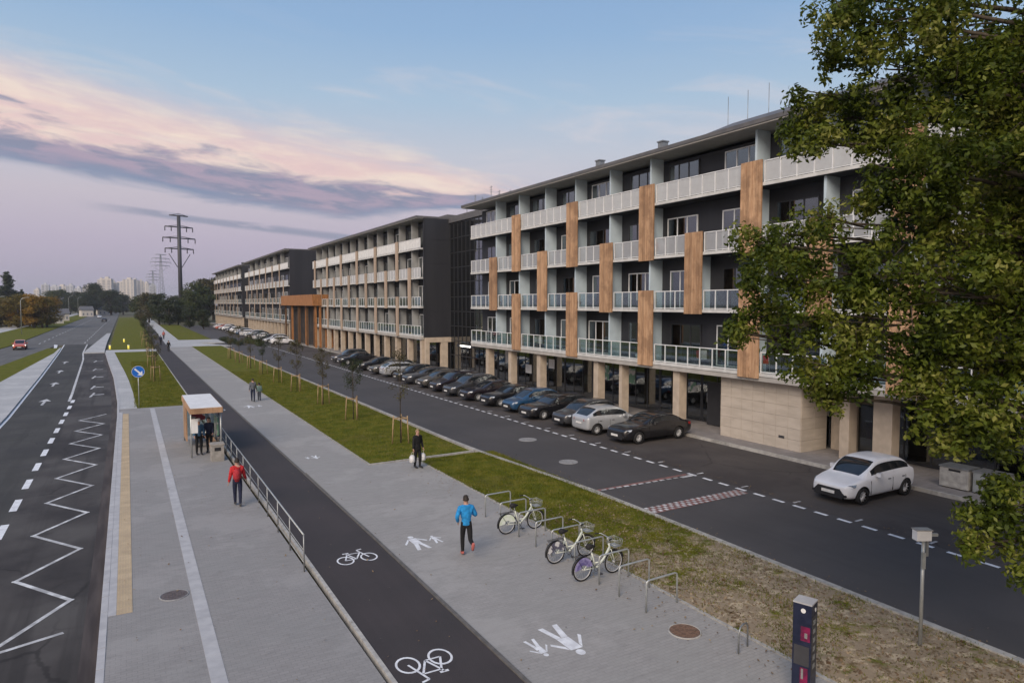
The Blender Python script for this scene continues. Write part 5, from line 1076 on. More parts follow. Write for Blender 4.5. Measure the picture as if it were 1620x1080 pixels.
def person(loc, rz, label, pose, top, bot, shoe='plastic_black', hair='hair', H=1.76, lean=0.0, long_top=0.0, group=None):
    """pose: dict with hip z, per-side (hip swing, knee, shoulder fwd, shoulder out, elbow) in degrees; faces local -Y"""
    p = empty('person', loc, rz, label, 'person', group); s = H/1.76; fwd = Vector((0, -1, 0))
    def rotx(v, a): a = R(a); return Vector((v.x, v.y*math.cos(a)-v.z*math.sin(a), v.y*math.sin(a)+v.z*math.cos(a)))
    hipz = pose.get('hip', 0.93); J = {}
    pel = Vector((0, 0, hipz)); J['pelvis'] = (pel, (0.145, 0.105))
    up = rotx(Vector((0, 0, 1)), lean)
    J['waist'] = (pel+up*0.16, (0.125, 0.10)); J['chest'] = (pel+up*0.36, (0.155, 0.115)); J['neckbase'] = (pel+up*0.50, (0.10, 0.08)); J['neck'] = (pel+up*0.57, 0.058)
    nk = pel+up*0.57; J['chin'] = (nk+Vector((0, -0.018, 0.055)), (0.072, 0.078)); J['headmid'] = (nk+Vector((0, -0.012, 0.14)), (0.078, 0.095)); J['headtop'] = (nk+Vector((0, -0.005, 0.215)), (0.062, 0.075))
    E_ = [('pelvis', 'waist'), ('waist', 'chest'), ('chest', 'neckbase'), ('neckbase', 'neck'), ('neck', 'chin'), ('chin', 'headmid'), ('headmid', 'headtop')]
    side = {}
    for nm, sx, q in (('L', 1, pose['L']), ('R', -1, pose['R'])):
        hs, kn, sf_, so, eb = q
        h = pel+Vector((sx*0.09, 0, -0.04)); th = rotx(Vector((sx*0.01, 0, -1)), -hs)*0.43; k = h+th; shn = rotx(Vector((0, 0, -1)), -hs+kn)*0.42; a = k+shn; ft = a+rotx(Vector((0, -0.16, -0.03)), (-hs+kn)*0.6); 
        J['hip'+nm] = (h, 0.092); J['knee'+nm] = (k, 0.058); J['calf'+nm] = (k+shn*0.3, 0.056); J['ankle'+nm] = (a, 0.038)
        J['toe'+nm] = (ft, 0.034)
        s0 = pel+up*0.47+Vector((sx*0.175, 0, 0)); ua = rotx(Vector((sx*math.sin(R(so)), 0, -math.cos(R(so)))), -sf_)*0.29; e = s0+ua; fa = rotx(ua.normalized(), -eb); fa.x *= (-0.5 if eb > 50 else 1); fa = fa.normalized()*0.26; w = e+fa
        J['sho'+nm] = (s0, 0.062); J['elb'+nm] = (e, 0.043); J['wri'+nm] = (w, 0.028); J['palm'+nm] = (w+fa.normalized()*0.07, (0.034, 0.02))
        E_ += [('pelvis', 'hip'+nm), ('hip'+nm, 'knee'+nm), ('knee'+nm, 'calf'+nm), ('calf'+nm, 'ankle'+nm), ('ankle'+nm, 'toe'+nm), ('neckbase', 'sho'+nm), ('sho'+nm, 'elb'+nm), ('elb'+nm, 'wri'+nm), ('wri'+nm, 'palm'+nm)]
        side[nm] = (w, fa.normalized(), k, a, e, s0)
    low = min(J[n][0].z-0.045 for n in ('ankleL', 'ankleR', 'toeL', 'toeR')) if not pose.get('air') else 0
    dz_ = Vector((0, 0, -low + pose.get('lift', 0)))
    for n in J: J[n] = ((J[n][0]+dz_)*s, J[n][1] if isinstance(J[n][1], tuple) else J[n][1])
    body = skin_body('body', J, E_, 'pelvis')
    # fingers and nose joined into the body mesh
    bm = bmesh.new(); bm.from_mesh(body); ex = MB()
    for nm in 'LR':
        w, d, *_ = side[nm]; pb = (w+d*0.085+dz_)*s; sidev = Vector((0, 1, 0)) if abs(d.y) < 0.8 else Vector((1, 0, 0)); sidev = (sidev-d*sidev.dot(d)).normalized(); cur = d.cross(sidev)
        for i in range(4):
            o_ = pb+sidev*(-0.03+0.02*i); ln = (0.065, 0.075, 0.07, 0.055)[i]; ex.tube([o_, o_+d*ln*0.5+cur*0.006, o_+d*ln*0.85+cur*0.022], [0.009, 0.0085, 0.007], 5)
        o_ = (w+d*0.03+dz_)*s+sidev*-0.03; ex.tube([o_, o_-sidev*0.025+d*0.03, o_-sidev*0.03+d*0.06], [0.011, 0.010, 0.008], 5)
    hm_ = J['headmid'][0]; ex.tube([hm_+Vector((0, -0.085, 0.015)), hm_+Vector((0, -0.112, -0.022)), hm_+Vector((0, -0.09, -0.03))], [0.008, 0.013, 0.008], 6)
    for sx in (-1, 1): ex.tube([hm_+Vector((sx*0.075, 0.0, 0.02)), hm_+Vector((sx*0.088, 0.012, 0.0)), hm_+Vector((sx*0.076, 0.0, -0.03))], [0.008, 0.012, 0.008], 6)
    tm = ex.mesh('x'); bm.from_mesh(tm); bm.to_mesh(body); bm.free()
    for q in body.polygons: q.use_smooth = True
    link('body', body, p, m='skin')
    def grow(names, g): return {n: (J[n][0], tuple(v+g for v in (J[n][1] if isinstance(J[n][1], tuple) else (J[n][1],)*2))) for n in names}
    tn = ['pelvis', 'waist', 'chest', 'neckbase', 'shoL', 'shoR', 'elbL', 'elbR', 'wriL', 'wriR']
    G_ = grow(tn, 0.022); G_['neckbase'] = (J['neckbase'][0], (0.125, 0.105))
    G_['collar'] = (J['neck'][0]+Vector((0, 0.008, 0.0)), (0.074, 0.074)); G_['lowhem'] = (J['pelvis'][0]+Vector((0, 0, -0.05)), (0.165, 0.13))
    te = [('neckbase', 'collar'), ('pelvis', 'lowhem'), ('pelvis', 'waist'), ('waist', 'chest'), ('chest', 'neckbase'), ('neckbase', 'shoL'), ('neckbase', 'shoR'), ('shoL', 'elbL'), ('shoR', 'elbR'), ('elbL', 'wriL'), ('elbR', 'wriR')]
    if long_top: G_['hem'] = (J['pelvis'][0]+Vector((0, 0.0, -long_top)), (0.17, 0.14)); te.append(('lowhem', 'hem'))
    link('jacket', skin_body('jacket', G_, te, 'chest'), p, m=top)
    G_ = grow(['waist', 'pelvis', 'hipL', 'hipR', 'kneeL', 'kneeR', 'calfL', 'calfR', 'ankleL', 'ankleR'], 0.012)
    link('trousers', skin_body('trousers', G_, [('waist', 'pelvis'), ('pelvis', 'hipL'), ('pelvis', 'hipR'), ('hipL', 'kneeL'), ('hipR', 'kneeR'), ('kneeL', 'calfL'), ('kneeR', 'calfR'), ('calfL', 'ankleL'), ('calfR', 'ankleR')], 'pelvis'), p, m=bot)
    for nm in 'LR':
        a = J['ankle'+nm][0]; t_ = J['toe'+nm][0]; d = (t_-a); hx = MB().tube([a-d*0.35+Vector((0, 0, -0.0)), a, a+d*0.5+Vector((0, 0, -0.004)), t_, t_+d*0.25], [0.035, 0.052, 0.048, 0.044, 0.028], 8); hx.build('shoe', shoe, p)
    ht = J['headmid'][0]; hb = MB(); n = 10
    for i in range(6):
        ph = PI*0.5*i/5
        for k in range(n):
            a = 2*PI*k/n; rr = math.cos(ph*0.98); front = 0.012 if math.sin(a) < -0.4 else 0
            hb.v.append((ht.x+0.093*rr*math.cos(a), ht.y+0.012+0.108*rr*math.sin(a)+front, ht.z+0.0+(0.045 if math.sin(a) < -0.2 else -0.03)*(1-i/5)+0.122*math.sin(ph)))
    for i in range(5):
        for k in range(n): hb.f.append((i*n+k, i*n+(k+1) % n, (i+1)*n+(k+1) % n, (i+1)*n+k)); hb.smooth.append(True)
    hb.f.append(tuple(5*n+k for k in range(n))); hb.smooth.append(True); hb.build('hair', hair, p)
    return p, J
c_red = cloth('cloth_red', (0.55, 0.025, 0.03)); c_blue = cloth('cloth_blue', (0.02, 0.27, 0.62)); c_black = cloth('cloth_black', (0.010, 0.010, 0.011)); c_navy = cloth('cloth_navy', (0.015, 0.02, 0.05)); c_grey = cloth('cloth_grey', (0.12, 0.13, 0.15)); c_white = cloth('cloth_white', (0.7, 0.7, 0.7)); c_pink = cloth('cloth_pink', (0.5, 0.14, 0.12)); c_dblue = cloth('cloth_steel', (0.04, 0.10, 0.18))
# walker in red, seen from the back; facing +Y (away)
rp_, RJ = person((3.4, 26.75, 0), R(170), 'person in a red jacket and red backpack, walking on the platform', {'L': (12, 5, -8, 12, 22), 'R': (-8, 8, 12, 12, 22)}, c_red, c_navy, shoe='dark_metal')
bpk = empty('backpack', (3.4, 26.75, 0), R(170), 'red backpack worn by the person in the red jacket', 'backpack')
q = MB(); q.tube([(0, 0.19, 1.05), (0, 0.22, 1.12), (0, 0.215, 1.28), (0, 0.17, 1.42)], [0.10, 0.14, 0.135, 0.08], 10); q.build('bag_body', cloth('cloth_red2', (0.42, 0.03, 0.04)), bpk)
q = MB(); [q.tube([(sx*0.09, 0.12, 1.42), (sx*0.11, 0.0, 1.50), (sx*0.11, -0.12, 1.40)], 0.015, 5) for sx in (-1, 1)]; q.build('straps', c_black, bpk)
person((8.62, 18.05, 0), R(165), 'runner in a bright blue jacket and black tights, mid-stride on the footway', {'hip': 0.93, 'L': (16, 20, -34, 24, 75), 'R': (-18, 72, 4, 26, 85)}, c_blue, c_black, shoe=c_pink, lean=5, H=1.8)
person((11.4, 29.0, 0), R(15), 'person in long black clothing carrying two white bags, standing where the footway narrows', {'L': (6, 6, 2, 10, 8), 'R': (-4, 4, 2, 10, 8)}, c_black, c_black, hair='hair_fair', long_top=0.22)
for sx, lab in ((-1, 'white shopping bag held on the left of the person in black'), (1, 'white shopping bag held on the right of the person in black')):
    bg = empty('shopping_bag', (11.4, 29.0, 0), R(15), lab, 'bag'); q = MB(); q.tube([(sx*0.30, 0, 0.30), (sx*0.30, 0, 0.36), (sx*0.30, 0, 0.55), (sx*0.29, 0, 0.64)], [0.11, 0.14, 0.13, 0.07], 8); q.build('bag_body', c_white, bg); MB().ring((sx*0.285, 0, 0.70), (1, 0, 0), 0.07, 0.006, 14, 4).build('handle', c_white, bg)
person((8.25, 55.0, 0), R(170), 'distant pedestrian in dark clothes walking beside a child on the footway', {'L': (14, 6, -12, 8, 15), 'R': (-12, 10, 12, 8, 15)}, c_grey, c_navy)
person((8.8, 55.6, 0), R(170), 'small child in a pale top on the footway beside the distant pedestrian', {'L': (8, 6, -10, 10, 15), 'R': (-8, 8, 10, 10, 15)}, cloth('cloth_sage', (0.30, 0.42, 0.36)), c_grey, H=1.3)
for (x_, y_, rz_, tp, lab, hr, ps) in ((2.95, 36.9, 10, c_dblue, 'person in a steel-blue coat waiting at the left in the bus shelter', 'hair', {'L': (4, 4, 5, 8, 20), 'R': (-3, 4, 5, 8, 40)}), (3.45, 37.2, -20, c_navy, 'person in a navy coat standing in the middle of the bus shelter', 'hair', {'L': (4, 4, 15, 8, 40), 'R': (-3, 4, 5, 8, 20)}),
                                   (3.62, 38.9, -80, c_white, 'person with a white jacket sitting on the bus shelter bench', 'hair_fair', {'hip': 0.5, 'L': (85, 88, 30, 8, 30), 'R': (82, 86, 30, 8, 30)})):
    pp, _ = person((x_, y_, 0), R(rz_), lab, ps, tp, c_black, hair=hr, lean=0)
for (x_, y_, lab) in ((2.9, 36.7, 'white sun hat worn by the person at the left in the bus shelter'),):
    ht = empty('hat', (2.95, 36.9, 0), 0, lab, 'hat'); q = MB().cyl((0, 0, 1.70), 0.16, 0.015, 16); q.cyl((0, 0, 1.716), 0.10, 0.09, 14, r2=0.085); q.build('hat_body', c_white, ht)
for k_, (x_, y_, cl) in enumerate(((5.5, 118, c_black), (5.2, 138, c_navy), (6.6, 160, c_pink))):
    person((x_, y_, 0), R(170), ('far pedestrian in black near the crossing path', 'far pedestrian in navy on the cycle path beyond the crossing', 'farthest pedestrian, in a reddish top, where the paths meet the trees')[k_], {'L': (12, 6, -10, 8, 15), 'R': (-10, 8, 10, 8, 15)}, cl, c_black)

# ------------------------------------------------------------------ trees
def leaf_cloud(cen, rad, count, size, seed, flat_=0.8, shell=0.45, droop=0.3):
    """leaf rhombs around clump centres -> verts, quads"""
    g = np.random.default_rng(seed); cen = np.asarray(cen, float); rad = np.asarray(rad, float)
    n = int(count); w = rad**2; idx = g.choice(len(cen), n, p=w/w.sum())
    d = g.normal(size=(n, 3)); d /= np.linalg.norm(d, axis=1)[:, None]; rr = shell+(1-shell)*g.random(n)**0.6
    p = cen[idx]+d*np.array([1, 1, flat_])*(rr*rad[idx])[:, None]
    nrm = d*0.8+g.normal(size=(n, 3))*0.55+np.array([0, 0, 0.5]); nrm /= np.linalg.norm(nrm, axis=1)[:, None]
    ax = g.normal(size=(n, 3)); ax[:, 2] -= droop; ax -= nrm*(ax*nrm).sum(1)[:, None]; ax /= np.linalg.norm(ax, axis=1)[:, None]; bx_ = np.cross(nrm, ax)
    s = size*(0.6+0.8*g.random(n))[:, None]; wd = s*0.25
    v = np.stack([p-ax*s*0.5, p+bx_*wd-nrm*s*0.05, p+ax*s*0.5-nrm*s*0.10, p-bx_*wd-nrm*s*0.05], 1).reshape(-1, 3)
    return v, np.arange(n*4).reshape(-1, 4)
GREENS = [(0.022, 0.036, 0.004), (0.046, 0.068, 0.007), (0.088, 0.118, 0.012), (0.15, 0.175, 0.022), (0.33, 0.32, 0.09)]
MT['leaf_big'] = leafmat('leaf_big', GREENS, 0.38); MT['leaf_dark'] = leafmat('leaf_dark', [(0.018, 0.028, 0.012), (0.035, 0.048, 0.018), (0.06, 0.07, 0.028)], 0.2)
MT['leaf_green'] = leafmat('leaf_green', [(0.035, 0.05, 0.015), (0.06, 0.078, 0.02), (0.10, 0.11, 0.03)], 0.3); MT['leaf_orange'] = leafmat('leaf_orange', [(0.13, 0.085, 0.018), (0.26, 0.16, 0.022), (0.36, 0.20, 0.03)], 0.3)
MT['leaf_gold'] = leafmat('leaf_gold', [(0.07, 0.06, 0.015), (0.14, 0.11, 0.02), (0.22, 0.16, 0.03)], 0.3)
MT['leaf_rust'] = leafmat('leaf_rust', [(0.05, 0.045, 0.02), (0.085, 0.07, 0.03), (0.11, 0.11, 0.035)], 0.25)
def pix(u, v, depth):
    """world point seen at a photo position and depth: only used to read places off the photograph"""
    x = (u-810)/1080*depth; y = -(v-540)/1080*depth
    return Vector((0, 0, CAM_H))+Matrix.Rotation(-YAW, 3, 'Z') @ (Matrix.Rotation(PI/2-PITCH, 3, 'X') @ Vector((x, y, -depth)))
# big tree: trunk on the verge just outside the right edge of the view
TX, TY = 15.3, 4.4
spots = [(1345, 35, 12.2, .75), (1400, 15, 11.8, .9), (1400, 110, 12.0, .8), (1460, 60, 11.5, .9), (1530, 40, 12, 1.0), (1600, 60, 12, 1.1), (1290, 150, 12.6, .42), (1270, 205, 12.6, .46), (1330, 185, 12.5, .5), (1375, 215, 12.2, .55),
         (1300, 225, 12.4, .35), (1430, 180, 11.6, .9), (1510, 150, 11.4, 1.0), (1590, 170, 11.8, 1.1), (1410, 270, 11.8, .6), (1480, 260, 11.3, .9), (1560, 280, 11.6, 1.1), (1620, 300, 12.2, 1.1),
         (1375, 315, 12.3, .35), (1440, 340, 11.6, .75), (1520, 370, 11.2, .95), (1600, 400, 11.5, 1.1), (1200, 385, 12.6, .45), (1250, 370, 12.4, .45), (1300, 350, 12.4, .35), (1185, 440, 12.6, .45), (1240, 440, 12.0, .6), (1310, 430, 11.8, .7), (1390, 430, 11.4, .8),
         (1200, 500, 12.4, .5), (1270, 510, 11.9, .65), (1350, 500, 11.5, .75), (1440, 460, 11.0, .9), (1520, 470, 11.0, .95), (1600, 510, 11.4, 1.0), (1160, 525, 12.8, .28), (1290, 580, 11.9, .5), (1340, 590, 11.7, .5), (1385, 560, 11.5, .55), (1300, 625, 12.0, .34),
         (1480, 560, 11.0, .65), (1545, 570, 11.0, .9), (1610, 600, 11.2, .9), (1455, 620, 11.2, .4), (1490, 650, 11.0, .55), (1550, 660, 10.8, .65), (1610, 690, 11.0, .6), (1510, 690, 11.0, .35),
         (1555, 820, 10.4, .42), (1600, 800, 10.4, .5), (1540, 860, 10.4, .22), (1630, 850, 10.4, .45), (1590, 770, 10.4, .25), (1640, 900, 10.4, .3), (1340, 0, 12.2, .4), (1320, 95, 12.6, .22)]
cen = []; rad = []; 
for (u, v, d, r_) in spots: cen.append(tuple(pix(u, v, d+rnd.uniform(-0.35, 0.35)))); rad.append(r_)
g = random.Random(21)
for k in range(120):      # the rest of the crown, behind and right of what the photo shows
    a = g.uniform(0, 2*PI); e = g.uniform(-0.7, 1.0); rr = g.uniform(2.0, 4.6); q = Vector((TX+0.8+rr*math.cos(a)*math.cos(e), TY+rr*math.sin(a)*math.cos(e), 10.0+4.6*math.sin(e)))
    rel = Matrix.Rotation(YAW, 3, 'Z') @ q
    if rel.x/max(rel.y, .1) < 0.66 or rel.y < 7.0: 
        if rel.x < 9.5 : continue
    cen.append(tuple(q)); rad.append(g.uniform(0.6, 1.1))
subc = []; subr = []
for c_, r_ in zip(cen, rad):        # break every clump into sprays so the outline stays ragged
    for q in range(int(7+16*r_)):
        d = Vector((g.gauss(0, 1), g.gauss(0, 1), g.gauss(0, 1))).normalized()*r_*g.uniform(0.35, 1.0); subc.append(tuple(Vector(c_)+d*1.0)); subr.append(g.uniform(0.16, 0.34)*(0.7+0.5*r_))
big = empty('leafy_tree', (TX, TY, 0.02), 0, 'large green leafy tree filling the right side, its trunk out of view', 'tree')
v_, q_ = leaf_cloud(subc, subr, 330000, 0.098, 3, 0.85, 0.1, 0.5); v_ -= np.array([TX, TY, 0.02])
link('leaves', fused_mesh('leaves', v_, q_), big, m='leaf_big', kind='stuff')
tr = MB(); tr.tube([(0, 0, -0.02), (0.05, 0.0, 1.0), (-0.05, 0.05, 3.0), (0.05, 0.1, 5.5), (0.1, 0.0, 8.0), (0.3, 0.1, 11), (0.4, 0.2, 13.5)], [0.36, 0.27, 0.23, 0.19, 0.14, 0.08, 0.03], 12); tr.build('trunk', 'bark', big)
for k, (c_, r_) in enumerate(zip(cen, rad)):
    e = Vector(c_)-Vector((TX, TY, 0.02)); h0 = max(1.8, min(12.5, e.z-0.25*math.hypot(e.x, e.y)-0.3)); s0 = Vector((0.05, 0.05, h0)); mid_ = s0.lerp(e, 0.5)+Vector((0, 0, 0.35))
    br_ = MB(); br_.tube([s0, s0.lerp(mid_, 0.5)+Vector((g.uniform(-.1, .1), g.uniform(-.1, .1), .08)), mid_, mid_.lerp(e, 0.6)+Vector((0, 0, .1)), e], [0.075, 0.062, 0.045, 0.028, 0.012], 6)
    for q in range(4):
        d = Vector((g.gauss(0, 1), g.gauss(0, 1), g.gauss(0, 1))).normalized()*r_*0.8; br_.tube([mid_.lerp(e, 0.7), e+d*0.4, e+d], [0.014, 0.010, 0.004], 4)
    br_.build('branch', 'bark', big)
# young staked trees on the lawn
def young_tree(x, y, h, leafm, lab, seed, grp='young staked trees on the long lawn', dens=1.0):
    gg = random.Random(seed); t_ = empty('young_tree', (x, y, 0.02), gg.uniform(0, 6), lab, 'tree', grp); h *= gg.uniform(0.88, 1.1)
    MB().tube([(0, 0, 0), (0.02, 0, h*0.5), (0, 0.02, h*0.95)], [0.035, 0.025, 0.008], 6).build('trunk', 'bark', t_)
    tw = MB(); cs = []; rs = []
    for k in range(26):
        z = h*(0.46+0.52*gg.random()); a = gg.uniform(0, 2*PI); ln = (0.25+0.45*gg.random())*math.sin(PI*min(1, max(0.12, (z/h-0.38)/0.66)))*h*0.24; e = Vector((ln*math.cos(a), ln*math.sin(a), z+ln*0.7))
        tw.tube([(0, 0, z-0.15), e*0.5+Vector((0, 0, (z-0.1)*0.5)), e], [0.012, 0.008, 0.003], 4); cs.append(tuple(e)); rs.append(0.28)
    tw.build('twigs', 'bark', t_)
    v, q = leaf_cloud(cs, rs, int(1250*dens*gg.uniform(0.6, 1.3)), 0.09, seed, 1.0, 0.1); link('leaves', fused_mesh('leaves', v, q), t_, m=leafm, kind='stuff')
    for k in range(3):
        a = 0.5+k*2*PI/3; MB().tube([(0.5*math.cos(a), 0.5*math.sin(a), 0), (0.42*math.cos(a), 0.42*math.sin(a), 1.5)], 0.035, 6).build('stake', 'stake', t_)
    for k in range(3):
        a = 0.5+k*2*PI/3; b_ = 0.5+(k+1)*2*PI/3; MB().tube([(0.44*math.cos(a), 0.44*math.sin(a), 1.35), (0.44*math.cos(b_), 0.44*math.sin(b_), 1.35)], 0.028, 6).build('crossbar', 'stake', t_)
    return t_
yl = ['nearest staked young tree, left of the person in black', 'second staked young tree from the near end of the long lawn', 'third staked young tree from the near end of the long lawn', 'fourth staked young tree from the near end of the long lawn', 'fifth staked young tree from the near end of the long lawn',
      'sixth staked young tree from the near end of the long lawn', 'seventh staked young tree from the near end of the long lawn', 'eighth staked young tree from the near end of the long lawn', 'farthest staked young tree on the long lawn before the crossing path']
for k, lab in enumerate(yl): young_tree(12.65-0.06*k, 34.6+8.1*k+(0.5 if k % 2 else 0), (4.6, 4.3, 4.7, 4.2, 4.5)[k % 5], ('leaf_rust', 'leaf_dark', 'leaf_rust', 'leaf_rust')[k % 4], lab, 40+k)
for k, (x_, y_, lf, h_) in enumerate(((2.2, 74, 'leaf_rust', 4.4), (2.4, 90, 'leaf_dark', 4.8), (2.6, 108, 'leaf_rust', 4.6), (2.6, 134, 'leaf_dark', 5), (3.0, 150, 'leaf_dark', 5), (3.0, 170, 'leaf_rust', 5))):
    young_tree(x_, y_, h_, lf, ('reddish young tree behind the blue road sign', 'dark young tree second behind the blue road sign', 'young tree before the crossing path, left of the cycle path', 'young tree just beyond the crossing path, left of the cycle path', 'second young tree beyond the crossing path, left of the cycle path', 'farthest young tree left of the cycle path')[k], 60+k, 'young trees left of the cycle path', 1.2)
# distant trees: three crown shapes, shared by copies
def crown(seed, h, w, n, size, cone=False):
    gg = random.Random(seed); cs = []; rs = []
    for k in range(34):
        if cone: z = gg.random(); rr = (1-z)*w*0.45+0.1; a = gg.uniform(0, 2*PI); cs.append((rr*math.cos(a)*0.7, rr*math.sin(a)*0.7, h*(0.12+0.84*z))); rs.append(0.30*w*(1-z)+0.45)
        else:
            a = gg.uniform(0, 2*PI); e = gg.uniform(-1.2, 1.4); rr = gg.uniform(0.35, 1)*w*0.40; cs.append((rr*math.cos(a)*math.cos(e), rr*math.sin(a)*math.cos(e), h*0.50+h*0.40*math.sin(e)*gg.uniform(.6, 1))); rs.append(gg.uniform(0.12, 0.2)*w)
    v, q = leaf_cloud(cs, rs, n, size, seed, 0.8, 0.3); return fused_mesh('crown', v, q)
CR = {'round0': crown(1, 10, 8, 5200, 0.42), 'round1': crown(2, 10, 8, 5200, 0.42), 'round2': crown(3, 10, 7, 5200, 0.42), 'cone': crown(4, 10, 5.0, 6500, 0.42, True)}
TRK = MB().tube([(0, 0, -0.3), (0.05, 0, 2.5), (0, 0.1, 6.5)], [0.28, 0.2, 0.08], 7); TRK.tube([(0, 0, 3), (1.2, 0.6, 6)], [0.13, 0.05], 5); TRK.tube([(0, 0, 2.6), (-1.2, -0.3, 5.6)], [0.13, 0.05], 5); TRK = TRK.mesh('trunk')
def far_tree(x, y, h, shape, leafm, lab, grp=None, wide=1.0, rz=0.0):
    t_ = empty('tree' if shape != 'cone' else 'conifer_tree', (x, y, -0.26), rz, lab, 'tree', grp); s = h/10.0; t_.scale = (s*wide, s*wide, s)
    link('crown', CR[shape], t_, m=leafm, kind='stuff'); link('trunk', TRK, t_, m='bark'); return t_
def at(u, D):   # ground place along a horizontal bearing
    a = math.atan((u-810)/1080)+YAW; Dn = D/math.cos(a-YAW); return Dn*math.sin(a), Dn*math.cos(a)
g = random.Random(77)
ORD = ['leftmost']+[w+' from the left' for w in WORDS[1:]]
def row(us, D0, D1, hs, leafs, lab, grp, wide=1.1, shapes=('round0', 'round1', 'round2')):
    base = lab
    for k_, u in enumerate(us):
        lab = base+', '+ORD[k_]
        D = g.uniform(D0, D1); x, y = at(u+g.uniform(-3, 3), D); far_tree(x, y, g.uniform(*hs), g.choice(shapes), g.choice(leafs), lab, grp, wide*g.uniform(0.9, 1.2), g.uniform(0, 6))
for sh_, grp, us, D0, D1, hs, lf in (
    ('autumn-orange tree behind the left street lamps', 'autumn-orange trees at the left', range(-80, 80, 8), 205, 240, (9.5, 11.5), ['leaf_orange', 'leaf_orange', 'leaf_orange', 'leaf_gold']),
    ('dark green tree in front of the far towers', 'dark trees before the far towers', range(84, 196, 10), 420, 560, (14, 20), ['leaf_dark', 'leaf_green', 'leaf_dark']),
    ('low distant tree at the horizon', 'low trees on the horizon', range(-90, 330, 16), 620, 800, (13, 18), ['leaf_dark', 'leaf_green', 'leaf_rust'])):
    row(us, D0, D1, hs, lf, sh_, grp, 1.2)
row(range(196, 214, 8), 600, 700, (10, 12), ['leaf_dark', 'leaf_rust'], 'small dark tree where the road ends', 'trees at the vanishing point')
x_, y_ = at(13, 330); far_tree(x_, y_, 23.5, 'cone', 'leaf_dark', 'tall dark conifer rising above the orange trees at the left', None, 1.3); x_, y_ = at(36, 360); far_tree(x_, y_, 15.5, 'cone', 'leaf_dark', 'shorter dark conifer right of the tall one')
x_, y_ = at(150, 450); far_tree(x_, y_, 23, 'round1', 'leaf_dark', 'tallest dark round tree in front of the far towers')
for k, (u, D, h, lf, lab) in enumerate(((222, 300, 12, 'leaf_green', 'brownish green tree left of the tall power pylon, leftmost of the clump'), (236, 270, 13, 'leaf_rust', 'rust-tinged tree in the clump left of the power pylon'), (252, 250, 12, 'leaf_dark', 'broad dark tree in the clump left of the power pylon'), (268, 235, 11, 'leaf_dark', 'dark tree right beside the foot of the power pylon'), (282, 240, 9.5, 'leaf_green', 'low green tree at the foot of the power pylon'),
                                     (300, 270, 14, 'leaf_green', 'green tree between the power pylon and the farthest block'), (314, 290, 18, 'leaf_green', 'tall green tree near the farthest block'), (327, 300, 20, 'leaf_rust', 'tall rusty-brown tree touching the farthest block'), (338, 320, 21, 'leaf_rust', 'rusty tree partly behind the farthest block'), (300, 215, 7, 'leaf_dark', 'low dark bushy tree before the parked cars at the end of the lawn'), (322, 205, 6.5, 'leaf_dark', 'small dark tree beside the far parked cars'))):
    x_, y_ = at(u, D); far_tree(x_, y_, h, ('round0', 'round1', 'round2')[k % 3], lf, lab, None, 1.15, k)
# low hedge between service road and far lawn, shrubs
hd_c = [(17.5+0.8*math.sin(k), 132+k*1.6, 0.3) for k in range(14)]
v, q = leaf_cloud([(a, b, c) for a, b, c in hd_c], [0.7]*len(hd_c), 5000, 0.16, 8, 0.7, 0.2); o = link('hedge', fused_mesh('hedge', v, q), m='leaf_dark'); tag(o, 'low dark hedge beside the service road beyond the long lawn', 'hedge')
v, q = leaf_cloud([(20.5+0.5*math.sin(k), 128+k*2.1, 0.4) for k in range(8)], [0.9]*8, 3500, 0.16, 9, 0.7, 0.2); o = link('shrub_bed', fused_mesh('shrub_bed', v, q), m='leaf_green'); tag(o, 'green shrub bed in front of the third apartment block', 'shrubs')

# grass blades: worn near verge and lawns
def blades(regions, n, size, seed, m, avoid=None):
    gg = np.random.default_rng(seed); out = []
    A = np.array([(r[1]-r[0])*(r[3]-r[2]) for r in regions]); 
    for r, a in zip(regions, A):
        k = int(n*a/A.sum()); x = gg.uniform(r[0], r[1], k); y = gg.uniform(r[2], r[3], k)
        if avoid:
            keep = np.array([avoid(a_, b_, gg.random()) for a_, b_ in zip(x, y)]); x = x[keep]; y = y[keep]
        out.append(np.stack([x, y], 1))
    p = np.concatenate(out); k = len(p); a = gg.uniform(0, 2*PI, k); h = size*(0.5+gg.random(k)); w = 0.006+size*0.09
    z0 = np.full(k, 0.022); dx_ = np.cos(a)*w; dy_ = np.sin(a)*w; ln = gg.normal(0, 0.5, (k, 2))*h[:, None]
    v = np.stack([np.stack([p[:, 0]-dx_, p[:, 1]-dy_, z0], 1), np.stack([p[:, 0]+dx_, p[:, 1]+dy_, z0], 1), np.stack([p[:, 0]+ln[:, 0], p[:, 1]+ln[:, 1], z0+h], 1)], 1).reshape(-1, 3)
    return fused_mesh('grass', v, np.arange(k*3).reshape(-1, 3), 3)
MT['blade'] = leafmat('blade', [(0.068, 0.080, 0.006), (0.110, 0.124, 0.009), (0.165, 0.165, 0.018), (0.22, 0.19, 0.05)], 0.25)
def worn_keep(x, y, r):
    d = mn.fractal(Vector((x*0.55, y*0.55, 3)), 0.6, 2.0, 4); near = min(1, max(0, (18.5-y)/6)); return r < 1.0-near*(0.90 if d > -0.12 else 0.45)
o = link('grass', blades([(11.98, 16.1, 5, 30.4)], 70000, 0.055, 1, 'blade', worn_keep), m='blade'); tag(o, 'short grass with worn sandy patches on the near verge', 'grass', kind='stuff')
o = link('grass', blades([(9.68, 14.95, 31, 80)], 60000, 0.07, 2, 'blade'), m='blade'); tag(o, 'green grass of the long lawn with the staked trees', 'grass', kind='stuff')
o = link('grass', blades([(0.3, 4.0, 56, 100)], 26000, 0.08, 3, 'blade'), m='blade'); tag(o, 'green grass of the lawn behind the blue road sign', 'grass', kind='stuff')
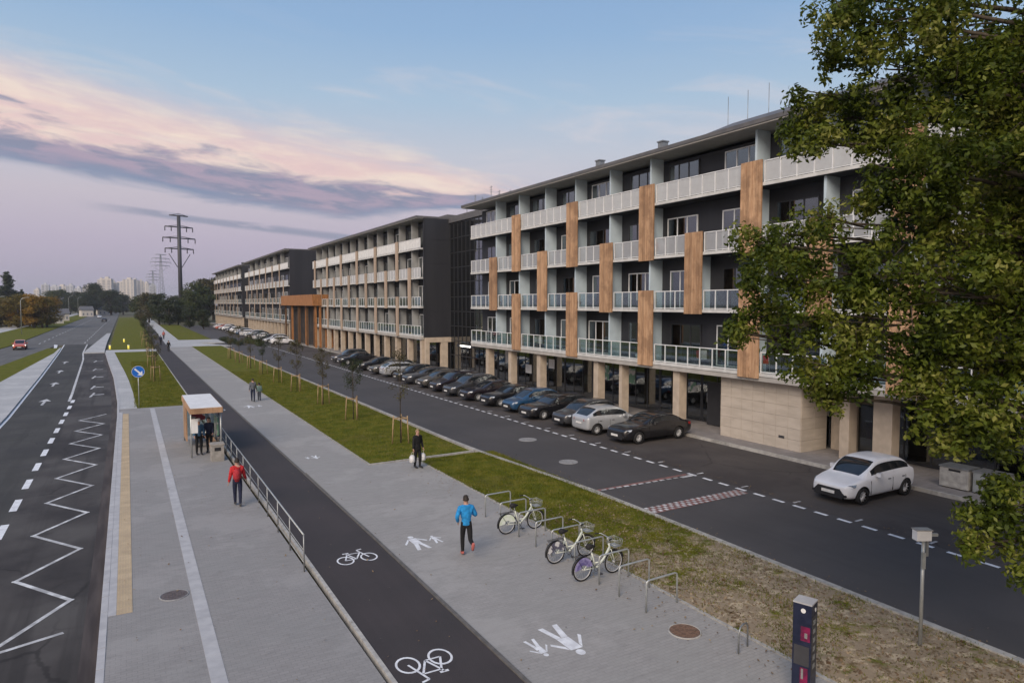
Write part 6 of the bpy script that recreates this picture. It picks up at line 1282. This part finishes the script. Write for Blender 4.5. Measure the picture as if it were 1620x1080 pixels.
# fallen leaves / pebbles on the worn verge
gg = np.random.default_rng(5); k = 5000; x = gg.uniform(12.1, 15.95, k); y = 5+gg.random(k)**1.3*16
cc_ = np.stack([x, y, np.full(k, 0.045)], 1); a = gg.uniform(0, 2*PI, k); s = (0.02+0.03*gg.random(k)); e1 = np.stack([np.cos(a)*s, np.sin(a)*s, gg.normal(0, 0.3, k)*s], 1); e2 = np.stack([-np.sin(a)*s*0.6, np.cos(a)*s*0.6, gg.normal(0, 0.3, k)*s], 1)
v = np.stack([cc_-e1, cc_-e2, cc_+e1, cc_+e2], 1).reshape(-1, 3); MT['litter'] = leafmat('litter', [(0.09, 0.05, 0.025), (0.20, 0.14, 0.08), (0.33, 0.27, 0.18)], 0.1)
o = link('fallen_leaves', fused_mesh('fallen_leaves', v, np.arange(k*4).reshape(-1, 4)), m='litter'); tag(o, 'dry fallen leaves scattered on the worn verge', 'leaves', kind='stuff')

k = 1500; x = np.concatenate([gg.normal(11.7, 0.5, 700), gg.normal(16.5, 0.35, 350), gg.uniform(-0.3, 12, 250), np.abs(gg.normal(0, 0.2, 200))+22.2]); y = gg.uniform(7, 34, k); z_ = np.where((x > 16.2), ZR+0.02, 0.045)
keep = ~((x > 15.95) & (x < 16.35)); x, y, z_ = x[keep], y[keep], z_[keep]; k = len(x)
cc_ = np.stack([x, y, z_], 1); a = gg.uniform(0, 2*PI, k); s = (0.018+0.022*gg.random(k)); e1 = np.stack([np.cos(a)*s, np.sin(a)*s, gg.normal(0, 0.25, k)*s], 1); e2 = np.stack([-np.sin(a)*s*0.6, np.cos(a)*s*0.6, gg.normal(0, 0.25, k)*s], 1)
v = np.stack([cc_-e1, cc_-e2, cc_+e1, cc_+e2], 1).reshape(-1, 3)
o = link('fallen_leaves', fused_mesh('fallen_leaves', v, np.arange(k*4).reshape(-1, 4)), m='litter'); tag(o, 'few dry leaves blown over the paving and the kerbs', 'leaves', kind='stuff')

# ------------------------------------------------------------------ pylons, far towers, far houses
def pylon(x, y, h, lab, w=1.0, m='dark_metal', lattice=False):
    p = empty('power_pylon', (x, y, -0.3), -YAW*0+0.3, lab, 'pylon')
    t_ = MB()
    if not lattice: t_.tube([(0, 0, 0), (0, 0, h)], [0.95*w, 0.72*w], 10)
    else:
        for sx in (-1, 1):
            for sy in (-1, 1): t_.tube([(sx*h*0.05, sy*h*0.05, 0), (sx*0.5, sy*0.5, h)], 0.22, 4)
        for k in range(14):
            a = h*0.05*(1-k/14)+0.5*k/14; b_ = h*0.05*(1-(k+1)/14)+0.5*(k+1)/14; z0, z1 = h*k/14, h*(k+1)/14; t_.tube([(-a, -a, z0), (b_, -b_, z1)], 0.14, 4); t_.tube([(a, -a, z0), (-b_, -b_, z1)], 0.14, 4); t_.tube([(a, a, z0), (-b_, b_, z1)], 0.14, 4)
    t_.build('mast', m, p)
    arms = ((h-0.3, 0.28), (h-5.2, 0.42), (h-10.0, 0.49), (h-14.6, 0.43))
    for z, f in arms:
        a = h*f*0.30*w; q = MB(); q.tube([(-a, 0, z), (a, 0, z)], 0.26*w, 6); q.tube([(-a, 0, z), (0, 0, z+0.9)], 0.12*w, 5); q.tube([(a, 0, z), (0, 0, z+0.9)], 0.12*w, 5); q.build('cross_arm', m, p)
        if z < h-14:
            for sx in (-1, 1): MB().tube([(sx*a*0.75, 0, z-2.2), (sx*0.9, 0, z-8)], 0.16*w, 5).build('brace', m, p)
        if f > 0.4:
            for sx in (-1, -0.55, 0.55, 1):
                MB().tube([(sx*a, 0, z), (sx*a, 0, z-1.9*w)], 0.2*w, 6).build('insulator', m, p)
    return p
x_, y_ = at(287, 300); pylon(x_, y_, 46.2, 'tall dark power pylon with four cross arms, left of the apartment row')
x_, y_ = at(257, 900); pylon(x_, y_, 72, 'thin pale lattice pylon far behind, just left of the tall pylon', 1.2, 'steel', True); x_, y_ = at(244, 1100); pylon(x_, y_, 60, 'smallest lattice pylon, far left of the tall pylon', 1.2, 'steel', True)
def wire(x, y, h, w, rz, lab): pass
MT['tower_b'] = mat('tower_b', (0.55, 0.55, 0.56), (0.50, 0.50, 0.52), 0.02, 0.9); MT['tower_win'] = mat('tower_win', (0.20, 0.21, 0.23), (0.26, 0.27, 0.29), 0.05, 0.5)
def tower_block(u, D, w, h, d, m, lab):
    x, y = at(u, D); t_ = empty('tower_block', (x, y, -0.3), -YAW*0.5+g.uniform(-0.3, 0.3), lab, 'building', 'far pale tower blocks')
    MB().box(-w/2, w/2, -d/2, d/2, 0, h).build('wall', m, t_); MB().box(-w*0.18, w*0.18, -d*0.25, d*0.25, h+0.01, h+4).build('roof_house', m, t_)
    q = MB(); nc = max(2, int(w/7)); nf = int(h/3.2)
    for i in range(nc):
        for j in range(nf):
            x0 = -w/2+w*(i+0.22)/nc; z0 = 1.2+j*3.2; q.box(x0, x0+w/nc*0.56, -d/2-0.12, -d/2-0.01, z0, z0+1.7)
    q.build('windows', 'tower_win', t_, kind='stuff')
tl_ = [(-60, 40), (-25, 44), (15, 36), (62, 40), (74, 46), (88, 52), (101, 50), (114, 54), (127, 42), (141, 40), (152, 46), (163, 56), (172, 58), (181, 50), (190, 62), (199, 60), (207, 62), (216, 58), (225, 60), (234, 54), (243, 44), (300, 36)]
ordn = ['first', 'second', 'third', 'fourth', 'fifth', 'sixth', 'seventh', 'eighth', 'ninth', 'tenth', 'eleventh', 'twelfth', 'thirteenth', 'fourteenth', 'fifteenth', 'sixteenth', 'seventeenth', 'eighteenth', 'nineteenth', 'twentieth', 'twenty-first', 'twenty-second']
for k, (u, h) in enumerate(tl_): tower_block(u, g.uniform(1350, 1750), g.choice((14, 18, 24, 12)), h*g.uniform(0.92, 1.08), 13, 'tower' if 150 < u < 236 or k % 3 == 0 else 'tower_b', '%s pale tower block from the left on the far skyline' % ordn[k])
def house(u, D, w, h, lab, wallm='white_panel', roofm='roof'):
    x, y = at(u, D); b_ = empty('small_house', (x, y, -0.3), 0.2, lab, 'house'); MB().box(-w/2, w/2, -4, 4, 0, h).build('wall', wallm, b_)
    q = MB(); q.add([(-w/2-.4, -4.4, h), (w/2+.4, -4.4, h), (w/2+.4, 4.4, h), (-w/2-.4, 4.4, h), (-w/2-.4, 0, h+2.2), (w/2+.4, 0, h+2.2)], [(0, 1, 5, 4), (2, 3, 4, 5), (0, 4, 3), (1, 2, 5), (0, 3, 2, 1)]); q.build('roof', roofm, b_)
    for k in range(3): MB().box(-w/2+w*(k+0.3)/3, -w/2+w*(k+0.65)/3, -4.06, -4.005, 1.0, 2.3).build('window', 'tower_win', b_)
house(86, 260, 5, 3.2, 'low cream house at the right end of the orange trees', 'tower'); house(97, 300, 5, 3.4, 'second low cream house right of the orange trees', 'tower'); house(137, 400, 6, 4, 'cream house below the dark trees', 'tower'); house(164, 460, 7, 3.6, 'small cream house nearest the road vanishing point', 'tower')
# ------------------------------------------------------------------ haze
MH = bpy.data.materials.new('haze'); MH.use_nodes = True; TH = MH.node_tree; TH.nodes.clear()
pv = TH.nodes.new('ShaderNodeVolumePrincipled'); pv.inputs['Color'].default_value = (0.80, 0.82, 0.90, 1); pv.inputs['Density'].default_value = 0.0002; pv.inputs['Anisotropy'].default_value = 0.2
TH.links.new(pv.outputs[0], TH.nodes.new('ShaderNodeOutputMaterial').inputs['Volume'])
o = MB().box(-2550, 2550, -260, 4260, -2.6, 82).build('haze', MH); tag(o, 'thin evening haze in the air over the whole street', 'haze', kind='stuff')
seen_ = set()
for q in range(24):
    fl_ = rnd.randrange(4); bay = rnd.randrange(1, 9); yb_ = 59.2-4.15*bay-rnd.uniform(-1.1, 1.1); typ = rnd.choice(('table', 'box', 'rack', 'chair')); lev = ('lowest', 'second', 'third', 'top')[fl_]
    colr = rnd.choice((('white', 'white_panel'), ('black', 'plastic_black'), ('brown', 'timber_dark'))); nm_ = {'table': 'balcony_table', 'box': 'storage_box', 'rack': 'drying_rack', 'chair': 'balcony_chair'}[typ]
    if (fl_, bay) in seen_: continue
    seen_.add((fl_, bay))
    e_ = empty(nm_, (29.42, yb_, ZS[fl_]+0.2), rnd.uniform(0, 6), '%s %s on the %s balcony level, %s bay from the left end of the near block, spot %s' % (colr[0], nm_.replace('_', ' '), lev, WORDS[bay-1], WORDS[q]), typ); mm_ = colr[1]
    e_['label'] = '%s %s on the %s balcony level, near the %s bay from the left end' % (colr[0], nm_.split('_')[-1], lev, WORDS[bay-1])
    if typ == 'table': MB().cyl((0, 0, 0.68), 0.28, 0.03, 16).build('tabletop', mm_, e_); MB().tube([(0, 0, 0), (0, 0, 0.68)], 0.025, 6).build('leg', mm_, e_)
    elif typ == 'box': MB().box(-.2, .2, -.35, .35, 0, 0.5).build('body', mm_, e_); MB().box(-.22, .22, -.37, .37, 0.502, 0.55).build('lid', mm_, e_)
    elif typ == 'rack':
        MB().tube([(-.2, -.4, 0), (.2, -.4, 0.9)], 0.012, 5).build('leg', mm_, e_); MB().tube([(-.2, .4, 0), (.2, .4, 0.9)], 0.012, 5).build('leg', mm_, e_); MB().box(.10, .12, -.35, .05, 0.35, 0.9).build('cloth', cloth('laundry', (0.6, 0.58, 0.6)), e_); MB().box(.10, .12, .1, .38, 0.45, 0.9).build('cloth', c_red if q % 2 else c_white, e_)
    else:
        MB().box(-.22, .22, -.22, .22, 0.42, 0.46).build('seat', mm_, e_); MB().box(-.22, .22, .19, .23, 0.5, 0.9).build('backrest', mm_, e_)
        for sx in (-1, 1):
            for sy in (-1, 1): MB().tube([(sx*.19, sy*.19, 0), (sx*.19, sy*.19, 0.42)], 0.015, 5).build('leg', mm_, e_)
# pots and seats on balconies
for (x_, y_, z_, kind_, lab) in ((29.5, 47.6, 13.75, 0, 'potted plant on the top balcony left of the middle timber panel'), (29.5, 36.2, 10.45, 0, 'potted plant on the third balcony level in the middle of the near block'), (29.45, 31.2, 10.45, 1, 'small dark chair on the third balcony level of the near block'), (29.5, 27.4, 10.45, 1, 'small dark chair on the third balcony level beside the tree'),
                       (29.5, 44.2, 10.45, 1, 'white chair on the third balcony level, left part of the near block'), (29.5, 35.3, 3.85, 0, 'potted plant on the lowest balcony level of the near block'), (29.5, 48.6, 3.85, 1, 'dark chair on the lowest balcony level, left part of the near block')):
    if kind_ == 0:
        e_ = empty('potted_plant', (x_, y_, z_), 0, lab, 'plant'); MB().cyl((0, 0, 0), 0.13, 0.3, 12, r2=0.17).build('pot', 'white_panel', e_); v, q = leaf_cloud([(0, 0, 0.55), (0.08, 0.1, 0.75), (-0.05, -0.08, 0.7)], [0.2, 0.17, 0.17], 260, 0.12, 4, 1.0, 0.1); link('leaves', fused_mesh('leaves', v, q), e_, m='leaf_green', kind='stuff')
    else:
        mm_ = 'white_panel' if 'white' in lab else 'plastic_black'; e_ = empty('balcony_chair', (x_, y_, z_), 0.4, lab, 'chair'); MB().box(-.22, .22, -.22, .22, 0.42, 0.46).build('seat', mm_, e_); MB().box(-.22, .22, .19, .23, 0.5, 0.9).build('backrest', mm_, e_)
        for sx in (-1, 1):
            for sy in (-1, 1): MB().tube([(sx*.19, sy*.19, 0), (sx*.19, sy*.19, 0.42)], 0.015, 5).build('leg', mm_, e_)
